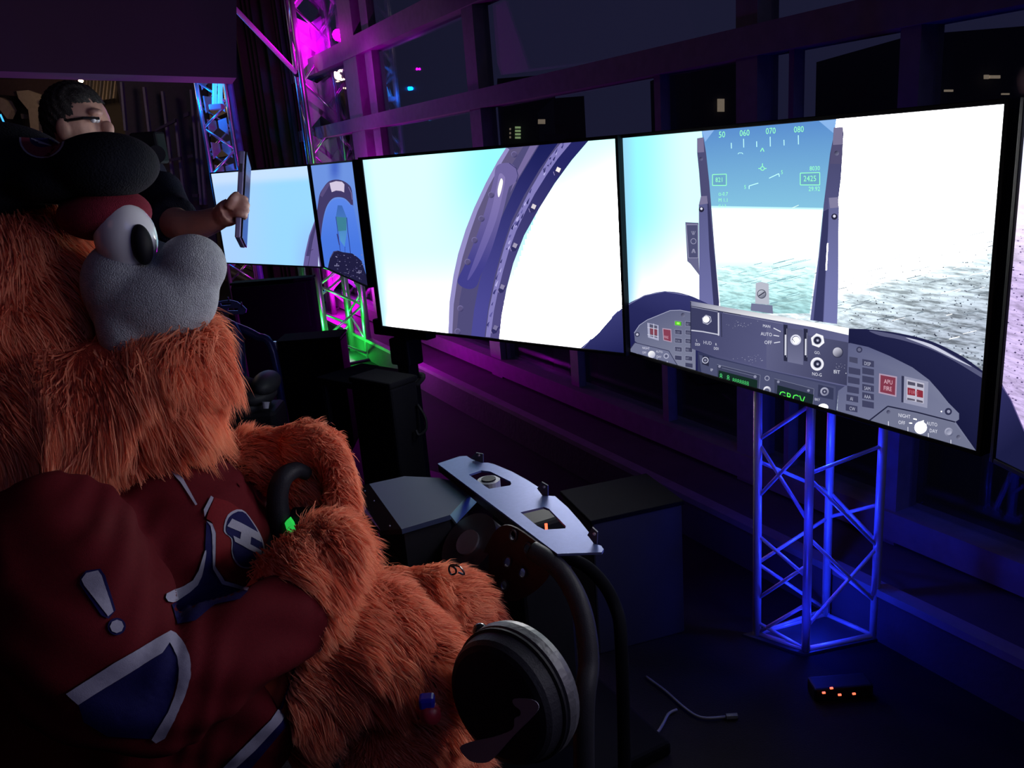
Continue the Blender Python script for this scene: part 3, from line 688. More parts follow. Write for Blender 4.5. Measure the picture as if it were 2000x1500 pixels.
s2.ring(1355.5, 471, 5.2, 1.1, C(160, 160, 190)); s2.text('V', 1351, 459, 8, C(150, 150, 180), 0, .9); s2.text('V', 1353.5, 459, 8, C(150, 150, 180), 0, .9)
s2.line([(1352, 494), (1355, 486), (1358, 494)], 1.1, C(150, 150, 180)); s2.line([(1354, 494), (1356.5, 486), (1359.5, 494)], 1.1, C(150, 150, 180))
s2.poly(k2([(1720, 196), (1790, 192), (1796, 240), (1788, 400), (1775, 600), (1755, 760), (1740, 1500), (1745, 1730), (1535, 1700), (1560, 1500), (1600, 1200), (1640, 800), (1690, 400), (1712, 290)]), C(72, 72, 110), C(96, 98, 148), k2([(1700, 300), (1650, 1500)]))
s2.poly(k2([(1722, 196), (1790, 192), (1788, 328), (1712, 332), (1712, 290)]), C(124, 118, 150)); s2.poly(k2([(1704, 332), (1788, 330), (1780, 480), (1690, 480)]), C(84, 80, 116)); s2.circ(1635.5, 299, 4.6, C(42, 42, 70), C(120, 120, 150))
s2.poly(k2([(1680, 745), (1750, 740), (1760, 820), (1758, 1000), (1755, 1400), (1745, 1730), (1640, 1715), (1655, 1400), (1675, 1000), (1680, 850)]), C(100, 102, 148), C(118, 122, 176), k2([(1720, 800), (1700, 1500)]))
s2.poly(k2([(1680, 745), (1750, 740), (1760, 820), (1690, 826)]), C(132, 128, 162)); s2.circ(1631, 423, 6, C(38, 38, 64)); s2.circ(1631, 422, 2.8, C(225, 225, 245))
s2.poly(k2([(1640, 850), (1680, 830), (1675, 1000), (1650, 1400), (1635, 1715), (1560, 1700), (1600, 1300)]), C(54, 56, 98))
s2.line(k2([(1672, 1100), (1660, 1310)]), 2.2, WHITE)
# clip behind the panel
s2.poly(k3([(1110, 10), (1150, 0), (1210, 15), (1215, 180), (1105, 170)]), C(186, 190, 205)); s2.circ(1489, 574, 9, C(70, 74, 92)); s2.circ(1489, 574, 7.6, C(196, 200, 214), C(110, 114, 134)); s2.line([(1483, 578), (1495, 570)], 2, C(50, 52, 72))
s2.poly(k3([(1075, 168), (1240, 185), (1245, 250), (1070, 225)]), C(116, 120, 152))
# cowls
s2.poly(cowl, C(52, 54, 108), C(28, 30, 78), ((1290, 572), (1270, 640)))
s2.line([(1225, 597), (1260, 577), (1300, 569), (1345, 577)], 1.6, C(112, 114, 160))
rc = curve2([(1640, 641), (1700, 643), (1760, 651), (1820, 666), (1880, 695), (1930, 730), (2010, 780)], 5, False)
s2.poly(rc + [(2010, 1000), (1912, 885), (1870, 840), (1640, 700)], C(34, 36, 74), C(22, 24, 58), ((1750, 660), (1720, 720)))
gl_ = curve2([(1700, 645), (1760, 655), (1820, 672), (1870, 697), (1930, 735), (1926, 741), (1868, 706), (1818, 681), (1760, 663), (1720, 655)], 4)
s2.poly(gl_, C(88, 90, 124)); s2.poly(curve2([(1770, 659), (1820, 672), (1870, 699), (1900, 716), (1866, 701), (1816, 677)], 4), C(205, 208, 228))
# left side of the panel
PG = C(104, 108, 132)
s2.poly(k3([(160, 400), (200, 340), (262, 298), (440, 225), (520, 222), (640, 245), (640, 720), (420, 620), (165, 465)]), C(96, 100, 132), C(126, 130, 154), k3([(300, 300), (450, 640)]))
s2.line(k3([(160, 400), (200, 340), (262, 298), (440, 225), (520, 222), (600, 238)]), 1.2, C(165, 168, 195))
s2.poly(k3([(110, 550), (165, 475), (430, 540), (510, 665), (640, 720), (640, 760), (300, 640)]), C(112, 116, 146)); s2.line(k3([(110, 550), (165, 475), (430, 540), (505, 665)]), 1.3, C(50, 52, 84))
s2.circ(1246, 653, 4.6, C(50, 52, 80)); s2.circ(1246, 653, 2.6, C(190, 190, 210)); s2.circ(1335.5, 615, 4.2, C(52, 54, 82), C(120, 122, 150))
s2.poly(k3([(262, 320), (350, 340), (352, 460), (268, 435)]), C(170, 172, 200)); s2.poly(k3([(280, 330), (340, 345), (340, 440), (284, 425)]), C(88, 88, 112)); s2.poly(k3([(284, 362), (340, 372), (340, 420), (286, 410)]), C(126, 66, 84))
s2.line(k3([(312, 328), (314, 440)]), 1.5, C(200, 200, 220)); s2.line(k3([(264, 356), (350, 372)]), 1.3, C(200, 200, 220)); s2.line(k3([(264, 412), (350, 430)]), 1.3, C(200, 200, 220))
s2.poly(k3([(380, 362), (450, 370), (454, 474), (388, 458)]), C(176, 152, 176)); s2.poly(k3([(388, 370), (444, 378), (447, 466), (393, 452)]), C(134, 62, 84))
s2.text('FIRE', 1298, 660, 5, C(205, 160, 180), 8, .7)
for r_i in range(5):
    for c_i, x in enumerate((478, 560)):
        y = 305 + r_i * 67 + c_i * 4
        s2.poly(k3([(x, y), (x + 56, y + 6), (x + 56, y + 42), (x, y + 36)]), C(66, 68, 96)); s2.line(k3([(x, y), (x + 56, y + 6), (x + 56, y + 42), (x, y + 36), (x, y)]), .7, C(148, 150, 178))
        tx = [['', 'SEC'], ['L GO', 'LOCK'], ['ROBS', 'STBY'], ['L BAR', 'REC'], ['', 'RPT']][r_i][c_i]
        if tx: s2.text(tx, 1200 + (x + 6) / 4, 550 + (y + 29) / 4, 4.2, C(140, 142, 168), 6, .62)
s2.poly(k3([(480, 308), (528, 313), (528, 343), (480, 337)]), C(90, 205, 40)); s2.poly(k3([(494, 316), (516, 318), (516, 334), (494, 332)]), C(170, 255, 110))
s2.poly(k3([(562, 632), (618, 640), (618, 672), (562, 662)]), C(66, 68, 96))
s2.text('NIGHT', 1256, 681, 4.4, C(215, 215, 235), 6, .75); s2.text('OFF', 1256, 690, 4.4, C(215, 215, 235), 6, .75); s2.text('AUTO', 1283, 688, 4.4, C(215, 215, 235), 6, .75); s2.text('DAY', 1284, 698, 4.4, C(215, 215, 235), 6, .75)
s2.circ(1274.5, 692, 7.2, C(255, 255, 255), C(175, 176, 205)); s2.ring(1303, 695, 4.4, 1.5, C(180, 182, 205)); s2.circ(1303, 695, 1.6, C(60, 62, 90))
for x in (1246, 1285, 1305): s2.line([(x, 690 + (x - 1246) * .25), (x, 697 + (x - 1246) * .25)], 1.1, C(210, 212, 230))
# right side of the panel
s2.poly(k4([(180, 520), (270, 512), (420, 545), (600, 620), (790, 715), (930, 820), (1010, 910), (1090, 1010), (1180, 1100), (1180, 1150), (1150, 1170), (1320, 1410), (160, 1090), (170, 880)]), C(92, 96, 132), C(120, 124, 152), k4([(400, 560), (700, 1100)]))
s2.circ(1680.5, 682.5, 6, C(56, 58, 88)); s2.circ(1680.5, 682.5, 3.4, C(104, 106, 134)); s2.circ(1854.5, 803, 7, C(46, 48, 78)); s2.circ(1855, 803, 3.2, C(150, 152, 178)); s2.circ(1841, 803, .9, WHITE)
for r_i in range(6):
    for c_i in range(2):
        if r_i == 0 and c_i == 0: continue
        if c_i == 0: x = 262 - r_i * 6; y = 712 + (r_i - 1) * 78 if r_i < 6 else 0
        else: x = 370; y = 645 + r_i * 69
        if c_i == 0 and r_i >= 4: y = 940 + (r_i - 4) * 82
        s2.poly(k4([(x, y), (x + 98, y + 18), (x + 98, y + 70), (x, y + 54)]), C(64, 66, 96))
        tx = [['', 'DISP'], ['', ''], ['', ''], ['', 'SAM'], ['AI', 'AAA'], ['CW', '']][r_i][c_i]
        if c_i == 1 and r_i == 5: continue
        if tx: s2.text(tx, 1600 + (x + (16 if len(tx) > 2 else 30)) / 4.285, 550 + (y + 50) / 4.285, 7, C(185, 188, 210), 9, .66)
s2.poly(k4([(262, 625), (332, 636), (332, 684), (262, 668)]), C(70, 72, 100))
s2.poly(k4([(512, 765), (662, 792), (656, 962), (508, 930)]), C(176, 154, 178)); s2.poly(k4([(524, 778), (650, 802), (645, 948), (520, 920)]), C(128, 56, 76))
s2.text('APU', 1729, 748, 8.5, C(220, 180, 195), 9, .75); s2.text('FIRE', 1728, 761, 8.5, C(220, 180, 195), 9, .75)
s2.poly(k4([(700, 785), (722, 788), (720, 1010), (698, 1006)]), C(50, 52, 80)); s2.poly(k4([(722, 788), (925, 835), (915, 1055), (716, 1010)]), C(150, 152, 178))
s2.poly(k4([(745, 815), (890, 848), (885, 1018), (742, 985)]), C(190, 188, 206))
for x0, y0, x1, y1, c in ((752, 830, 815, 862, C(82, 80, 100)), (830, 846, 882, 878, C(82, 80, 100)), (750, 882, 814, 945, C(138, 46, 62)), (828, 898, 880, 962, C(138, 46, 62)), (748, 968, 812, 988, C(90, 86, 104)), (826, 982, 878, 1004, C(90, 86, 104))):
    s2.poly(k4([(x0, y0), (x1, y0 + 14), (x1, y1 + 8), (x0, y1 - 2)]), c)
s2.text('FIRE', 1777, 768, 7.5, C(190, 110, 125), 9, 1.0)
s2.line(k4([(430, 1160), (585, 1040), (830, 1090), (1150, 1172)]), 2.6, C(34, 36, 62))
s2.poly(k4([(440, 1165), (590, 1050), (830, 1100), (1140, 1180), (1325, 1412)]), C(112, 116, 142))
s2.text('NIGHT', 1757, 813, 7, C(225, 226, 240), 9, .78); s2.text('OFF', 1757, 827, 7, C(225, 226, 240), 9, .78); s2.text('AUTO', 1812, 829, 7, C(225, 226, 240), 9, .78); s2.text('DAY', 1818, 843, 7, C(225, 226, 240), 9, .78)
s2.circ(1738, 804, 4, C(50, 52, 78), C(110, 112, 140)); s2.circ(1798, 832, 10.5, C(120, 124, 160)); s2.circ(1801, 834.5, 12, WHITE, C(180, 182, 214)); s2.circ(1856, 843, 8.6, C(170, 172, 196), C(92, 96, 124)); s2.circ(1856, 843, 5.6, C(120, 124, 150), C(180, 182, 205)); s2.circ(1875, 853, 4.4, C(56, 58, 84), C(130, 132, 156))
s2.line([(1787, 817), (1793, 818.5)], 1.4, WHITE); s2.line([(1801, 823), (1807, 821)], 1.4, WHITE); s2.line([(1779, 825), (1784, 826)], 1.4, WHITE)
for x, y in ((1738, 822), (1776, 833), (1816, 845), (1860, 858)): s2.line([(x, y), (x, y + 10)], 1.3, C(225, 226, 240))
# middle lower unit
s2.poly(k3([(660, 545), (1830, 800), (1760, 850), (1745, 1020), (660, 720)]), C(50, 54, 88), C(66, 70, 104), k3([(900, 600), (1500, 950)]))
s2.poly(k3([(672, 570), (1740, 818), (1738, 1015), (1700, 1000), (1560, 960), (690, 712)]), C(76, 80, 112))
s2.poly(k3([(700, 575), (750, 588), (748, 660), (696, 642)]), C(40, 42, 66)); s2.ring(1380, 703, 5.6, 1.8, C(190, 192, 215)); s2.circ(1380, 703, 2.6, C(130, 132, 160))
s2.text('IP', 1390, 724, 5.4, C(200, 202, 222), 12, .9)
s2.poly(k3([(812, 645), (1150, 728), (1140, 850), (815, 760)]), C(62, 66, 94)); s2.line(k3([(812, 645), (1150, 728), (1140, 850)]), .9, C(120, 124, 150)); s2.line(k3([(850, 672), (1110, 738)]), 1.0, C(110, 114, 142))
s2.poly(k3([(825, 690), (1128, 768), (1125, 840), (820, 758)]), C(22, 44, 38))
for i, x in enumerate((1408, 1422)): s2.text('8', x, 739 + i * 3.2, 11, C(80, 205, 120), 13, .75)
s2.text('8888888', 1433, 745.5, 8.6, C(70, 190, 105), 13.5, .78)
s2.circ(1477.5, 735, 3, C(140, 142, 168)); s2.circ(1408, 715, 2.6, C(140, 142, 168)); s2.ring(1501, 738, 4.2, 1.6, C(160, 162, 186)); s2.circ(1501, 761, 7.4, C(240, 240, 250), C(130, 132, 160)); s2.circ(1500.5, 763, 5.4, C(92, 96, 124))
s2.poly(k3([(1262, 755), (1570, 835), (1562, 960), (1262, 880)]), C(62, 66, 94)); s2.line(k3([(1262, 755), (1570, 835), (1562, 960)]), .9, C(120, 124, 150))
s2.poly(k3([(1285, 805), (1568, 880), (1560, 960), (1280, 885)]), C(26, 40, 46))
s2.text('GRCV', 1524, 777, 15.5, C(90, 250, 90), 13.5, .9)
s2.circ(1523, 745, 2.6, C(140, 142, 168)); s2.circ(1582, 762, 2.6, C(140, 142, 168))
s2.poly(k3([(1605, 800), (1725, 830), (1722, 920), (1600, 895)]), C(54, 58, 88)); s2.circ(1613.5, 764, 8.4, C(176, 178, 200), C(120, 122, 148)); s2.circ(1613.5, 764, 5, C(60, 62, 90)); s2.circ(1613.5, 764, 1.8, C(170, 172, 196))
s2.text('BRT', 1594, 781, 5, C(200, 202, 222), 12, .85); s2.circ(1611, 795, 10, WHITE, C(170, 172, 200), ry=7)
# main centre unit
body = [(1350.5, 587), (1353, 587), (1660, 643), (1661, 648), (1657, 754), (1640, 751), (1502, 722), (1403, 698), (1353, 680)]
s2.poly(body, C(66, 68, 104), C(98, 100, 140), ((1400, 600), (1560, 730)))
s2.poly([(1500, 640), (1660, 668), (1657, 752), (1500, 720)], C(96, 98, 134), C(60, 62, 92), ((1540, 650), (1640, 740)))
s2.poly(k3([(605, 150), (1845, 360), (1842, 415), (1560, 352), (900, 238), (607, 190)]), C(126, 128, 156), C(255, 255, 255, 1.1), k3([(700, 180), (1150, 260)]))
s2.poly(k3([(607, 186), (1000, 255), (1000, 262), (607, 196)]), C(44, 46, 74))
s2.line(k3([(608, 154), (608, 520)]), 1.4, C(36, 38, 64))
s2.poly(k3([(612, 195), (835, 232), (832, 425), (612, 378)]), C(60, 62, 96)); s2.line(k3([(612, 378), (700, 388), (828, 412)]), 2.4, C(196, 198, 216)); s2.line(k3([(825, 240), (826, 420)]), 3.0, C(205, 206, 222)); s2.line(k3([(612, 195), (820, 234)]), 1.2, C(150, 152, 178))
s2.line(k3([(846, 245), (850, 430)]), 1.2, C(34, 36, 60)); s2.line(k3([(860, 240), (1330, 328)]), 1.0, C(128, 130, 160))
hexa = lambda x, y, r: [(x + r * math.cos(math.radians(60 * i + 20)), y + r * math.sin(math.radians(60 * i + 20))) for i in range(6)]
s2.poly(hexa(1383.5, 624, 10), C(176, 178, 200)); s2.circ(1383.5, 624, 7.4, C(80, 82, 110)); s2.circ(1382.5, 623.5, 6, WHITE, C(190, 192, 214))
TX = C(226, 228, 242)
s2.text('L', 1362.5, 666, 4.6, TX, 5); s2.text('DDI', 1360.5, 674, 5, TX, 5, .78); s2.text('HUD', 1376.5, 671, 6.6, C(190, 192, 212), 7, .82); s2.text('R', 1400, 674, 4.6, TX, 5); s2.text('DDI', 1397, 682, 5, TX, 5, .78)
s2.text('MAN', 1493, 638, 5.6, TX, 8, .85); s2.text('AUTO', 1489, 654, 6.6, TX, 6, .85); s2.text('OFF', 1496, 671, 6.8, TX, 3, .88)
s2.line([(1514, 640), (1528, 647)], 1.7, TX); s2.line([(1514, 654), (1525, 656)], 1.7, TX); s2.line([(1515, 669), (1527, 667)], 1.7, TX)
for x, y0, y1 in ((1537.5, 633, 705), (1577, 641, 705)):
    s2.poly([(x - 4, y0), (x + 4, y0 + 1), (x + 3.5, y1), (x - 3.5, y1 - 1)], C(40, 42, 66)); s2.line([(x, y0 + 20), (x - .3, y1 - 12)], 2.8, C(225, 226, 240)); s2.line([(x + 2.6, y0 + 8), (x + 2.3, y1 - 8)], 1, C(150, 152, 178))
s2.poly([(1541.5, 640), (1572, 644), (1572, 712), (1541.5, 706)], C(84, 86, 118), C(112, 114, 146), ((1556, 650), (1556, 700)))
s2.ring(1557.5, 663, 9, 3, C(225, 226, 242)); s2.circ(1558, 664, 6.6, WHITE, C(150, 152, 180)); s2.line([(1551, 661), (1556, 668)], 2, C(80, 82, 110))
for y, hx in ((664, 1), (710, 0)):
    if hx: s2.poly(hexa(1600.5, y, 14), C(250, 250, 255))
    else: s2.circ(1599.5, y, 13, C(244, 244, 252))
    s2.circ(1600, y, 9, C(196, 198, 216)); s2.circ(1600, y, 7.4, C(40, 42, 66)); s2.circ(1600.5, y, 3, C(130, 132, 158)); s2.circ(1600.5, y + .5, 1.2, C(225, 226, 240))
s2.text('GO.', 1594, 690, 5.6, TX, 6, .85); s2.text('NO-G', 1589.5, 732, 6.4, TX, 8, .8)
s2.circ(1640, 687.5, 10.5, C(48, 50, 74)); s2.circ(1639.5, 687, 9.4, C(206, 206, 222), C(66, 68, 96)); s2.text('BIT', 1631.5, 728, 6.8, TX, 6, .95); s2.circ(1656, 728, .9, TX)
for i in range(80):
    x, y = random.choice([(1472, 700), (1650, 715), (1450, 632), (1560, 600)]); x += random.gauss(0, 12); y += random.gauss(0, 4)
    if 1360 < x < 1655 and 600 < y < 735: s2.circ(x, y, random.uniform(.3, .7), C(190, 192, 214), layer=s2.layer, n=5)
s2.cabinet('large monitor showing a cockpit head-up display and instrument panel over snowy ground')
s2.build(s2.root)
# power LED spill of the screen's emission is its own picture; nothing else is added

# ---- right screen (M3), only its left edge is in view
p3 = s2.o + s2.X * (SW + .022) + s2.N * .012
s3 = Screen(p3.x + .012, p3.y - .022, -1.45, 'M3')
def f3(x, y):
    x = min(x, 2600)
    c = mixc(mixc(C(225, 228, 255, 1.3), C(240, 240, 255, 9.0), sstep(2030, 2200, x)), C(250, 235, 252, 1.2), sstep(330, 380, y) * (1 - .6 * sstep(2030, 2200, x))); c = mixc(c, C(205, 185, 232, 1.05), sstep(400, 560, y))
    edge = sstep(0, 12, x - (1985 - (y - 200) * .066))
    c = mixc(C(150, 150, 210), c, edge); g = sstep(330, 560, y + (x - 1980) * .25); return c[:3] + (g * .55,)
s3.base(f3, 100, 60)
for i in range(500):
    x = random.uniform(1945, 2100); y = random.uniform(440, 800); r = random.uniform(.6, 2.6)
    s3.poly([(x - r, y), (x, y - r * .8), (x + r * 1.2, y - r * .2), (x + r * .5, y + r * .6)], random.choice([C(88, 72, 122), C(120, 100, 150), C(150, 130, 178), C(70, 58, 100)]), layer=1)
s3.layer = 2
s3.poly([(1915, 715), (1945, 728), (1975, 780), (2005, 850), (2040, 950), (1900, 950)], C(48, 48, 98), C(26, 28, 66), ((1980, 760), (1950, 800)))
s3.line([(1941, 728), (1975, 780), (2005, 850)], 2, C(96, 84, 140))
s3.cabinet('large monitor at the right edge showing lavender ground')
s3.build(s3.root)

# ---- far station
b1 = Screen(*YAW['B1'][:2], YAW['B1'][2], 'B1')
def fb1(x, y):
    c = mixc(C(170, 208, 255, 1.05), C(152, 214, 255, 1.05), sstep(440, 560, x)); c = mixc(c, C(150, 185, 250), sstep(560, 620, x) * sstep(400, 520, y))
    c = mixc(c, C(205, 222, 255, 1.1), (1 - sstep(345, 365, y + (x - 500) * .07)) * .7); return c
b1.base(fb1, 60, 34)
b1.poly([(616, 428), (604, 460), (596, 495), (591, 530), (640, 530), (640, 440)], C(104, 92, 152)); b1.poly([(620, 424), (606, 462), (598, 500), (604, 500), (616, 450)], C(70, 62, 112)); b1.line([(612, 462), (600, 530)], 1.2, C(64, 56, 100)); b1.line([(604, 490), (612, 487)], 1, C(60, 50, 95))
b1.poly([(622, 500), (626, 530), (621, 530)], C(205, 225, 255))
b1.cabinet('far left monitor showing pale blue sky with a bit of canopy frame')
b1.build(b1.root)
tr_ = b1.o + b1.X * (SW + .02)
b2 = Screen(tr_.x + .01, tr_.y, math.radians(-67.2), 'B2')
def fb2(x, y): return mixc(mixc(C(110, 148, 226), C(78, 124, 220), sstep(340, 500, y)), C(72, 104, 200), sstep(-18, 0, -abs(x - 654)) * (1 - sstep(330, 370, y)))
b2.base(fb2, 60, 34)
k5 = lambda L: [(590 + a / 6, 310 + b / 6) for a, b in L]
b2.poly(k5(curve2([(150, 720), (180, 590), (205, 430), (245, 350), (310, 270), (390, 245), (470, 255), (545, 300), (585, 370), (600, 570), (560, 520), (500, 465), (420, 450), (350, 475), (290, 560), (250, 700), (225, 880), (215, 1060), (190, 930)], 4)), C(66, 58, 104))
b2.poly(k5([(210, 430), (245, 350), (300, 285), (350, 258), (300, 350), (240, 450)]), C(88, 76, 124)); b2.line(k5([(545, 330), (578, 400), (590, 480)]), 1.1, C(130, 118, 170))
b2.poly(k5([(325, 285), (400, 262), (470, 270), (498, 300), (495, 395), (460, 378), (400, 372), (350, 392), (335, 340)]), C(212, 200, 226))
b2.poly(k5(curve2([(420, 470), (500, 480), (560, 540), (615, 600), (700, 1190), (560, 1110), (400, 1075), (330, 1150), (240, 1290), (215, 1080), (235, 840), (280, 620), (340, 500)], 3)), C(90, 134, 234), C(72, 120, 226), k5([(400, 500), (400, 1000)]))
b2.poly(k5([(420, 545), (470, 548), (525, 690), (530, 840), (500, 1030), (450, 960), (420, 780), (398, 680)]), C(62, 104, 184), C(84, 150, 208), k5([(450, 600), (470, 960)])); b2.poly(k5([(402, 680), (522, 690), (520, 840), (425, 850)]), C(62, 128, 150))
b2.line(k5([(398, 680), (420, 850), (450, 1080)]), 1, C(40, 50, 120)); b2.line(k5([(525, 690), (540, 860), (570, 1110)]), 1.2, C(40, 50, 120)); b2.line(k5([(412, 880), (440, 1010)]), 2, C(58, 62, 124)); b2.line(k5([(505, 1030), (505, 1100)]), .8, C(40, 50, 120))
b2.poly(k5([(300, 1300), (330, 1160), (370, 1085), (420, 1075), (480, 1095), (590, 1110), (660, 1160), (700, 1200), (800, 1500), (300, 1420)]), C(32, 30, 64))
b2.line(k5([(335, 1160), (375, 1090), (420, 1080)]), 1, C(80, 74, 120))
for i in range(60):
    x, y = random.uniform(370, 720), random.uniform(1120, 1420); b2.line(k5([(x, y), (x + random.uniform(4, 16), y + random.uniform(0, 5))]), random.uniform(.6, 1.4), random.choice([C(140, 136, 176), C(96, 92, 140), C(80, 76, 126)]), layer=b2.layer)
for x, y in ((405, 1260), (665, 1340)):
    for j in range(5): b2.line(k5([(x - 20 + j * 12, y), (x - 20 + j * 12, y - 14 - (20 if j == 2 else 0))]), 1, C(150, 146, 188))
b2.cabinet('far centre monitor seen at a slant showing an arched canopy and small instrument panel')
b2.build(b2.root)

# ------------------------------------------------------------------ patches laid on a surface
def bvh_of(me, mw=Matrix()):
    return BVHTree.FromPolygons([mw @ v.co for v in me.vertices], [tuple(p.vertices) for p in me.polygons])
def patch(name, m, pts, bvh, off, parent, depth, lv=4, thick=.0012):
    P = [V((x, y, 0)) for x, y in pts]; bm = bmesh.new(); vs = [bm.verts.new(p) for p in P]
    for t in tessellate_polygon([P]):
        try: bm.faces.new([vs[i] for i in t])
        except ValueError: pass
    for _ in range(lv):
        long = [e for e in bm.edges if e.calc_length() > 9]
        if not long: break
        bmesh.ops.subdivide_edges(bm, edges=long, cuts=1); bmesh.ops.triangulate(bm, faces=bm.faces[:])
    for v in bm.verts:
        r = ray(v.co.x, v.co.y); hit, n, _, _ = bvh.ray_cast(CAM, r.normalized())
        if hit is None or abs((hit - CAM).length - depth) > .35:
            hit, n, _, _ = bvh.find_nearest(CAM + r * depth)
        v.co = hit + (-r.normalized() * .6 + n * .4) * off
    bmesh.ops.recalc_face_normals(bm, faces=bm.faces)
    me = bpy.data.meshes.new(name); bm.to_mesh(me); bm.free(); smooth(me)
    return link(name, me, m, parent)
q3 = lambda L: [(a / 2.857, 975 + b / 2.857) for a, b in L]
q2 = lambda L: [(a / 2.857, 550 + b / 2.857) for a, b in L]

# ------------------------------------------------------------------ fur: strands grown on a mesh
def fur(name, me, parent, n_total, flow, length, keep=None, width=.0011, seed=1, cols=((.70, .10, .045), (1.0, .46, .27))):
    r = np.random.default_rng(seed)
    me.calc_loop_triangles()
    nv = len(me.vertices); co = np.empty(nv * 3); me.vertices.foreach_get('co', co); co = co.reshape(-1, 3)
    nn = np.empty(nv * 3); me.vertices.foreach_get('normal', nn); nn = nn.reshape(-1, 3)
    tri = np.empty(len(me.loop_triangles) * 3, dtype=np.int32); me.loop_triangles.foreach_get('vertices', tri); tri = tri.reshape(-1, 3)
    A, B, Cc = co[tri[:, 0]], co[tri[:, 1]], co[tri[:, 2]]
    area = np.linalg.norm(np.cross(B - A, Cc - A), axis=1)
    cen = (A + B + Cc) / 3
    if keep is not None: area = area * keep(cen)
    view = np.array([0, 0, CZ]) - cen; view /= np.linalg.norm(view, axis=1)[:, None]
    fn = nn[tri].mean(1); area = area * np.where((fn * view).sum(1) < -.35, .25, 1)
    idx = r.choice(len(tri), n_total, p=area / area.sum())
    a, b = r.random(n_total), r.random(n_total); sw = a + b > 1; a[sw] = 1 - a[sw]; b[sw] = 1 - b[sw]
    W = np.stack([1 - a - b, a, b], 1)[:, :, None]
    p = (co[tri[idx]] * W).sum(1); n = (nn[tri[idx]] * W).sum(1); n /= np.linalg.norm(n, axis=1)[:, None] + 1e-9
    f = flow(p, n); L = length(p) * r.uniform(.65, 1.25, n_total)
    wob = np.stack([np.sin(p[:, 0] * 37 + p[:, 2] * 23 + i * 2.1) + np.sin(p[:, 1] * 51 - p[:, 2] * 41 + i) for i in range(3)], 1) * .22
    d0 = n * .75 + f * .75 + wob + r.normal(0, .13, (n_total, 3)); d0 /= np.linalg.norm(d0, axis=1)[:, None]
    d1 = n * .35 + f * 1.0 + wob * 1.2 + r.normal(0, .16, (n_total, 3)); d1 /= np.linalg.norm(d1, axis=1)[:, None]
    p1 = p + d0 * (L * .4)[:, None]; p2 = p1 + d1 * (L * .35)[:, None]; p3 = p2 + (d1 + np.array([0, 0, -.35])) * (L * .3)[:, None]
    # tufts: tips drawn towards a nearby seed strand
    ns = max(50, n_total // 75); kd = KDTree(ns)
    for i in range(ns): kd.insert(p[i], i)
    kd.balance(); near = np.array([kd.find(q)[1] for q in p])
    k = r.uniform(.25, .85, n_total)[:, None]
    p3 = p3 * (1 - k) + p3[near] * k; p2 = p2 * (1 - k * .5) + p2[near] * k * .5
    side = np.cross(d0, r.normal(0, 1, (n_total, 3))); side /= np.linalg.norm(side, axis=1)[:, None]
    wv = (width * r.uniform(.6, 1.3, n_total))[:, None]
    v = np.stack([p - side * wv, p + side * wv, p1 - side * wv * .9, p1 + side * wv * .9, p2 - side * wv * .6, p2 + side * wv * .6, p3], 1)
    base = (np.arange(n_total) * 7)[:, None]
    T = np.array([0, 1, 3, 0, 3, 2, 2, 3, 5, 2, 5, 4, 4, 5, 6])
    fi = (base + T).ravel()
    m2 = bpy.data.meshes.new(name); m2.vertices.add(n_total * 7); m2.vertices.foreach_set('co', v.ravel())
    m2.loops.add(len(fi)); m2.loops.foreach_set('vertex_index', fi.astype(np.int32)); m2.polygons.add(len(fi) // 3)
    m2.polygons.foreach_set('loop_start', np.arange(0, len(fi), 3, dtype=np.int32)); m2.update(calc_edges=True)
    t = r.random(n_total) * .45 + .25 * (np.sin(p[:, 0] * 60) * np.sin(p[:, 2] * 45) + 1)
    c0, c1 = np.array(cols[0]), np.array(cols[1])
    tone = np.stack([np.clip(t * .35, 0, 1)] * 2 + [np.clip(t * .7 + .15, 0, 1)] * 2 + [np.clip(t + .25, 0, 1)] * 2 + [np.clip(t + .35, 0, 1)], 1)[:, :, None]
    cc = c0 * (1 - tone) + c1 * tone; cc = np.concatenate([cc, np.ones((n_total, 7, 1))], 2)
    at = m2.color_attributes.new('Col', 'FLOAT_COLOR', 'POINT'); at.data.foreach_set('color', cc.astype(np.float32).ravel())
    o = link(name, m2, 'fur', parent); o['kind'] = 'stuff'; return o

# ------------------------------------------------------------------ the costumed figure in the seat
hip = D(200, 1440, 1.35)
fig = thing('person', V((hip.x, hip.y, .42)), 'person in shaggy orange fur costume and dark red jersey, seated holding the black stick', 'person')
px = lambda n, d: n * d / FPX
mb = MB()
mb.ell(D(15, 600, 1.34), .165, .17, .20)                                   # head
mb.ell(D(60, 790, 1.32), .20, .17, .12)
mb.ell(D(205, 785, 1.28), .118, .10, .098); mb.ell(D(335, 692, 1.31), .070, .06, .060); mb.ell(D(290, 780, 1.29), .07, .07, .085)
mb.tube([D(200, 880, 1.32), D(260, 1250, 1.32), D(230, 1450, 1.32)], [.09, .13, .14], 20, 3)   # trunk
mb.tube([D(330, 980, 1.45), D(430, 935, 1.50), D(520, 896, 1.50), D(575, 874, 1.50)], [.045, .046, .046, .030], 16, 4)
for k, dz in enumerate((-.055, -.018, .018, .055)):                          # far hand: four fingers over the grip
    e = (0, 8, 4, -10)[k]
    mb.tube([D(560, 872, 1.50 + dz * .7), D(622 + e, 866 - e * .5, 1.49 + dz), D(658 + e * .5, 915, 1.47 + dz), D(664, 970 + e * .5, 1.45 + dz), D(655, 1000 + e * .5, 1.44 + dz)], [.030, .021, .018, .016, .012], 12, 4)
mb.tube([D(575, 930, 1.47), D(582, 955, 1.45), D(600, 985, 1.44)], [.018, .026, .022], 12, 4)     # thumb
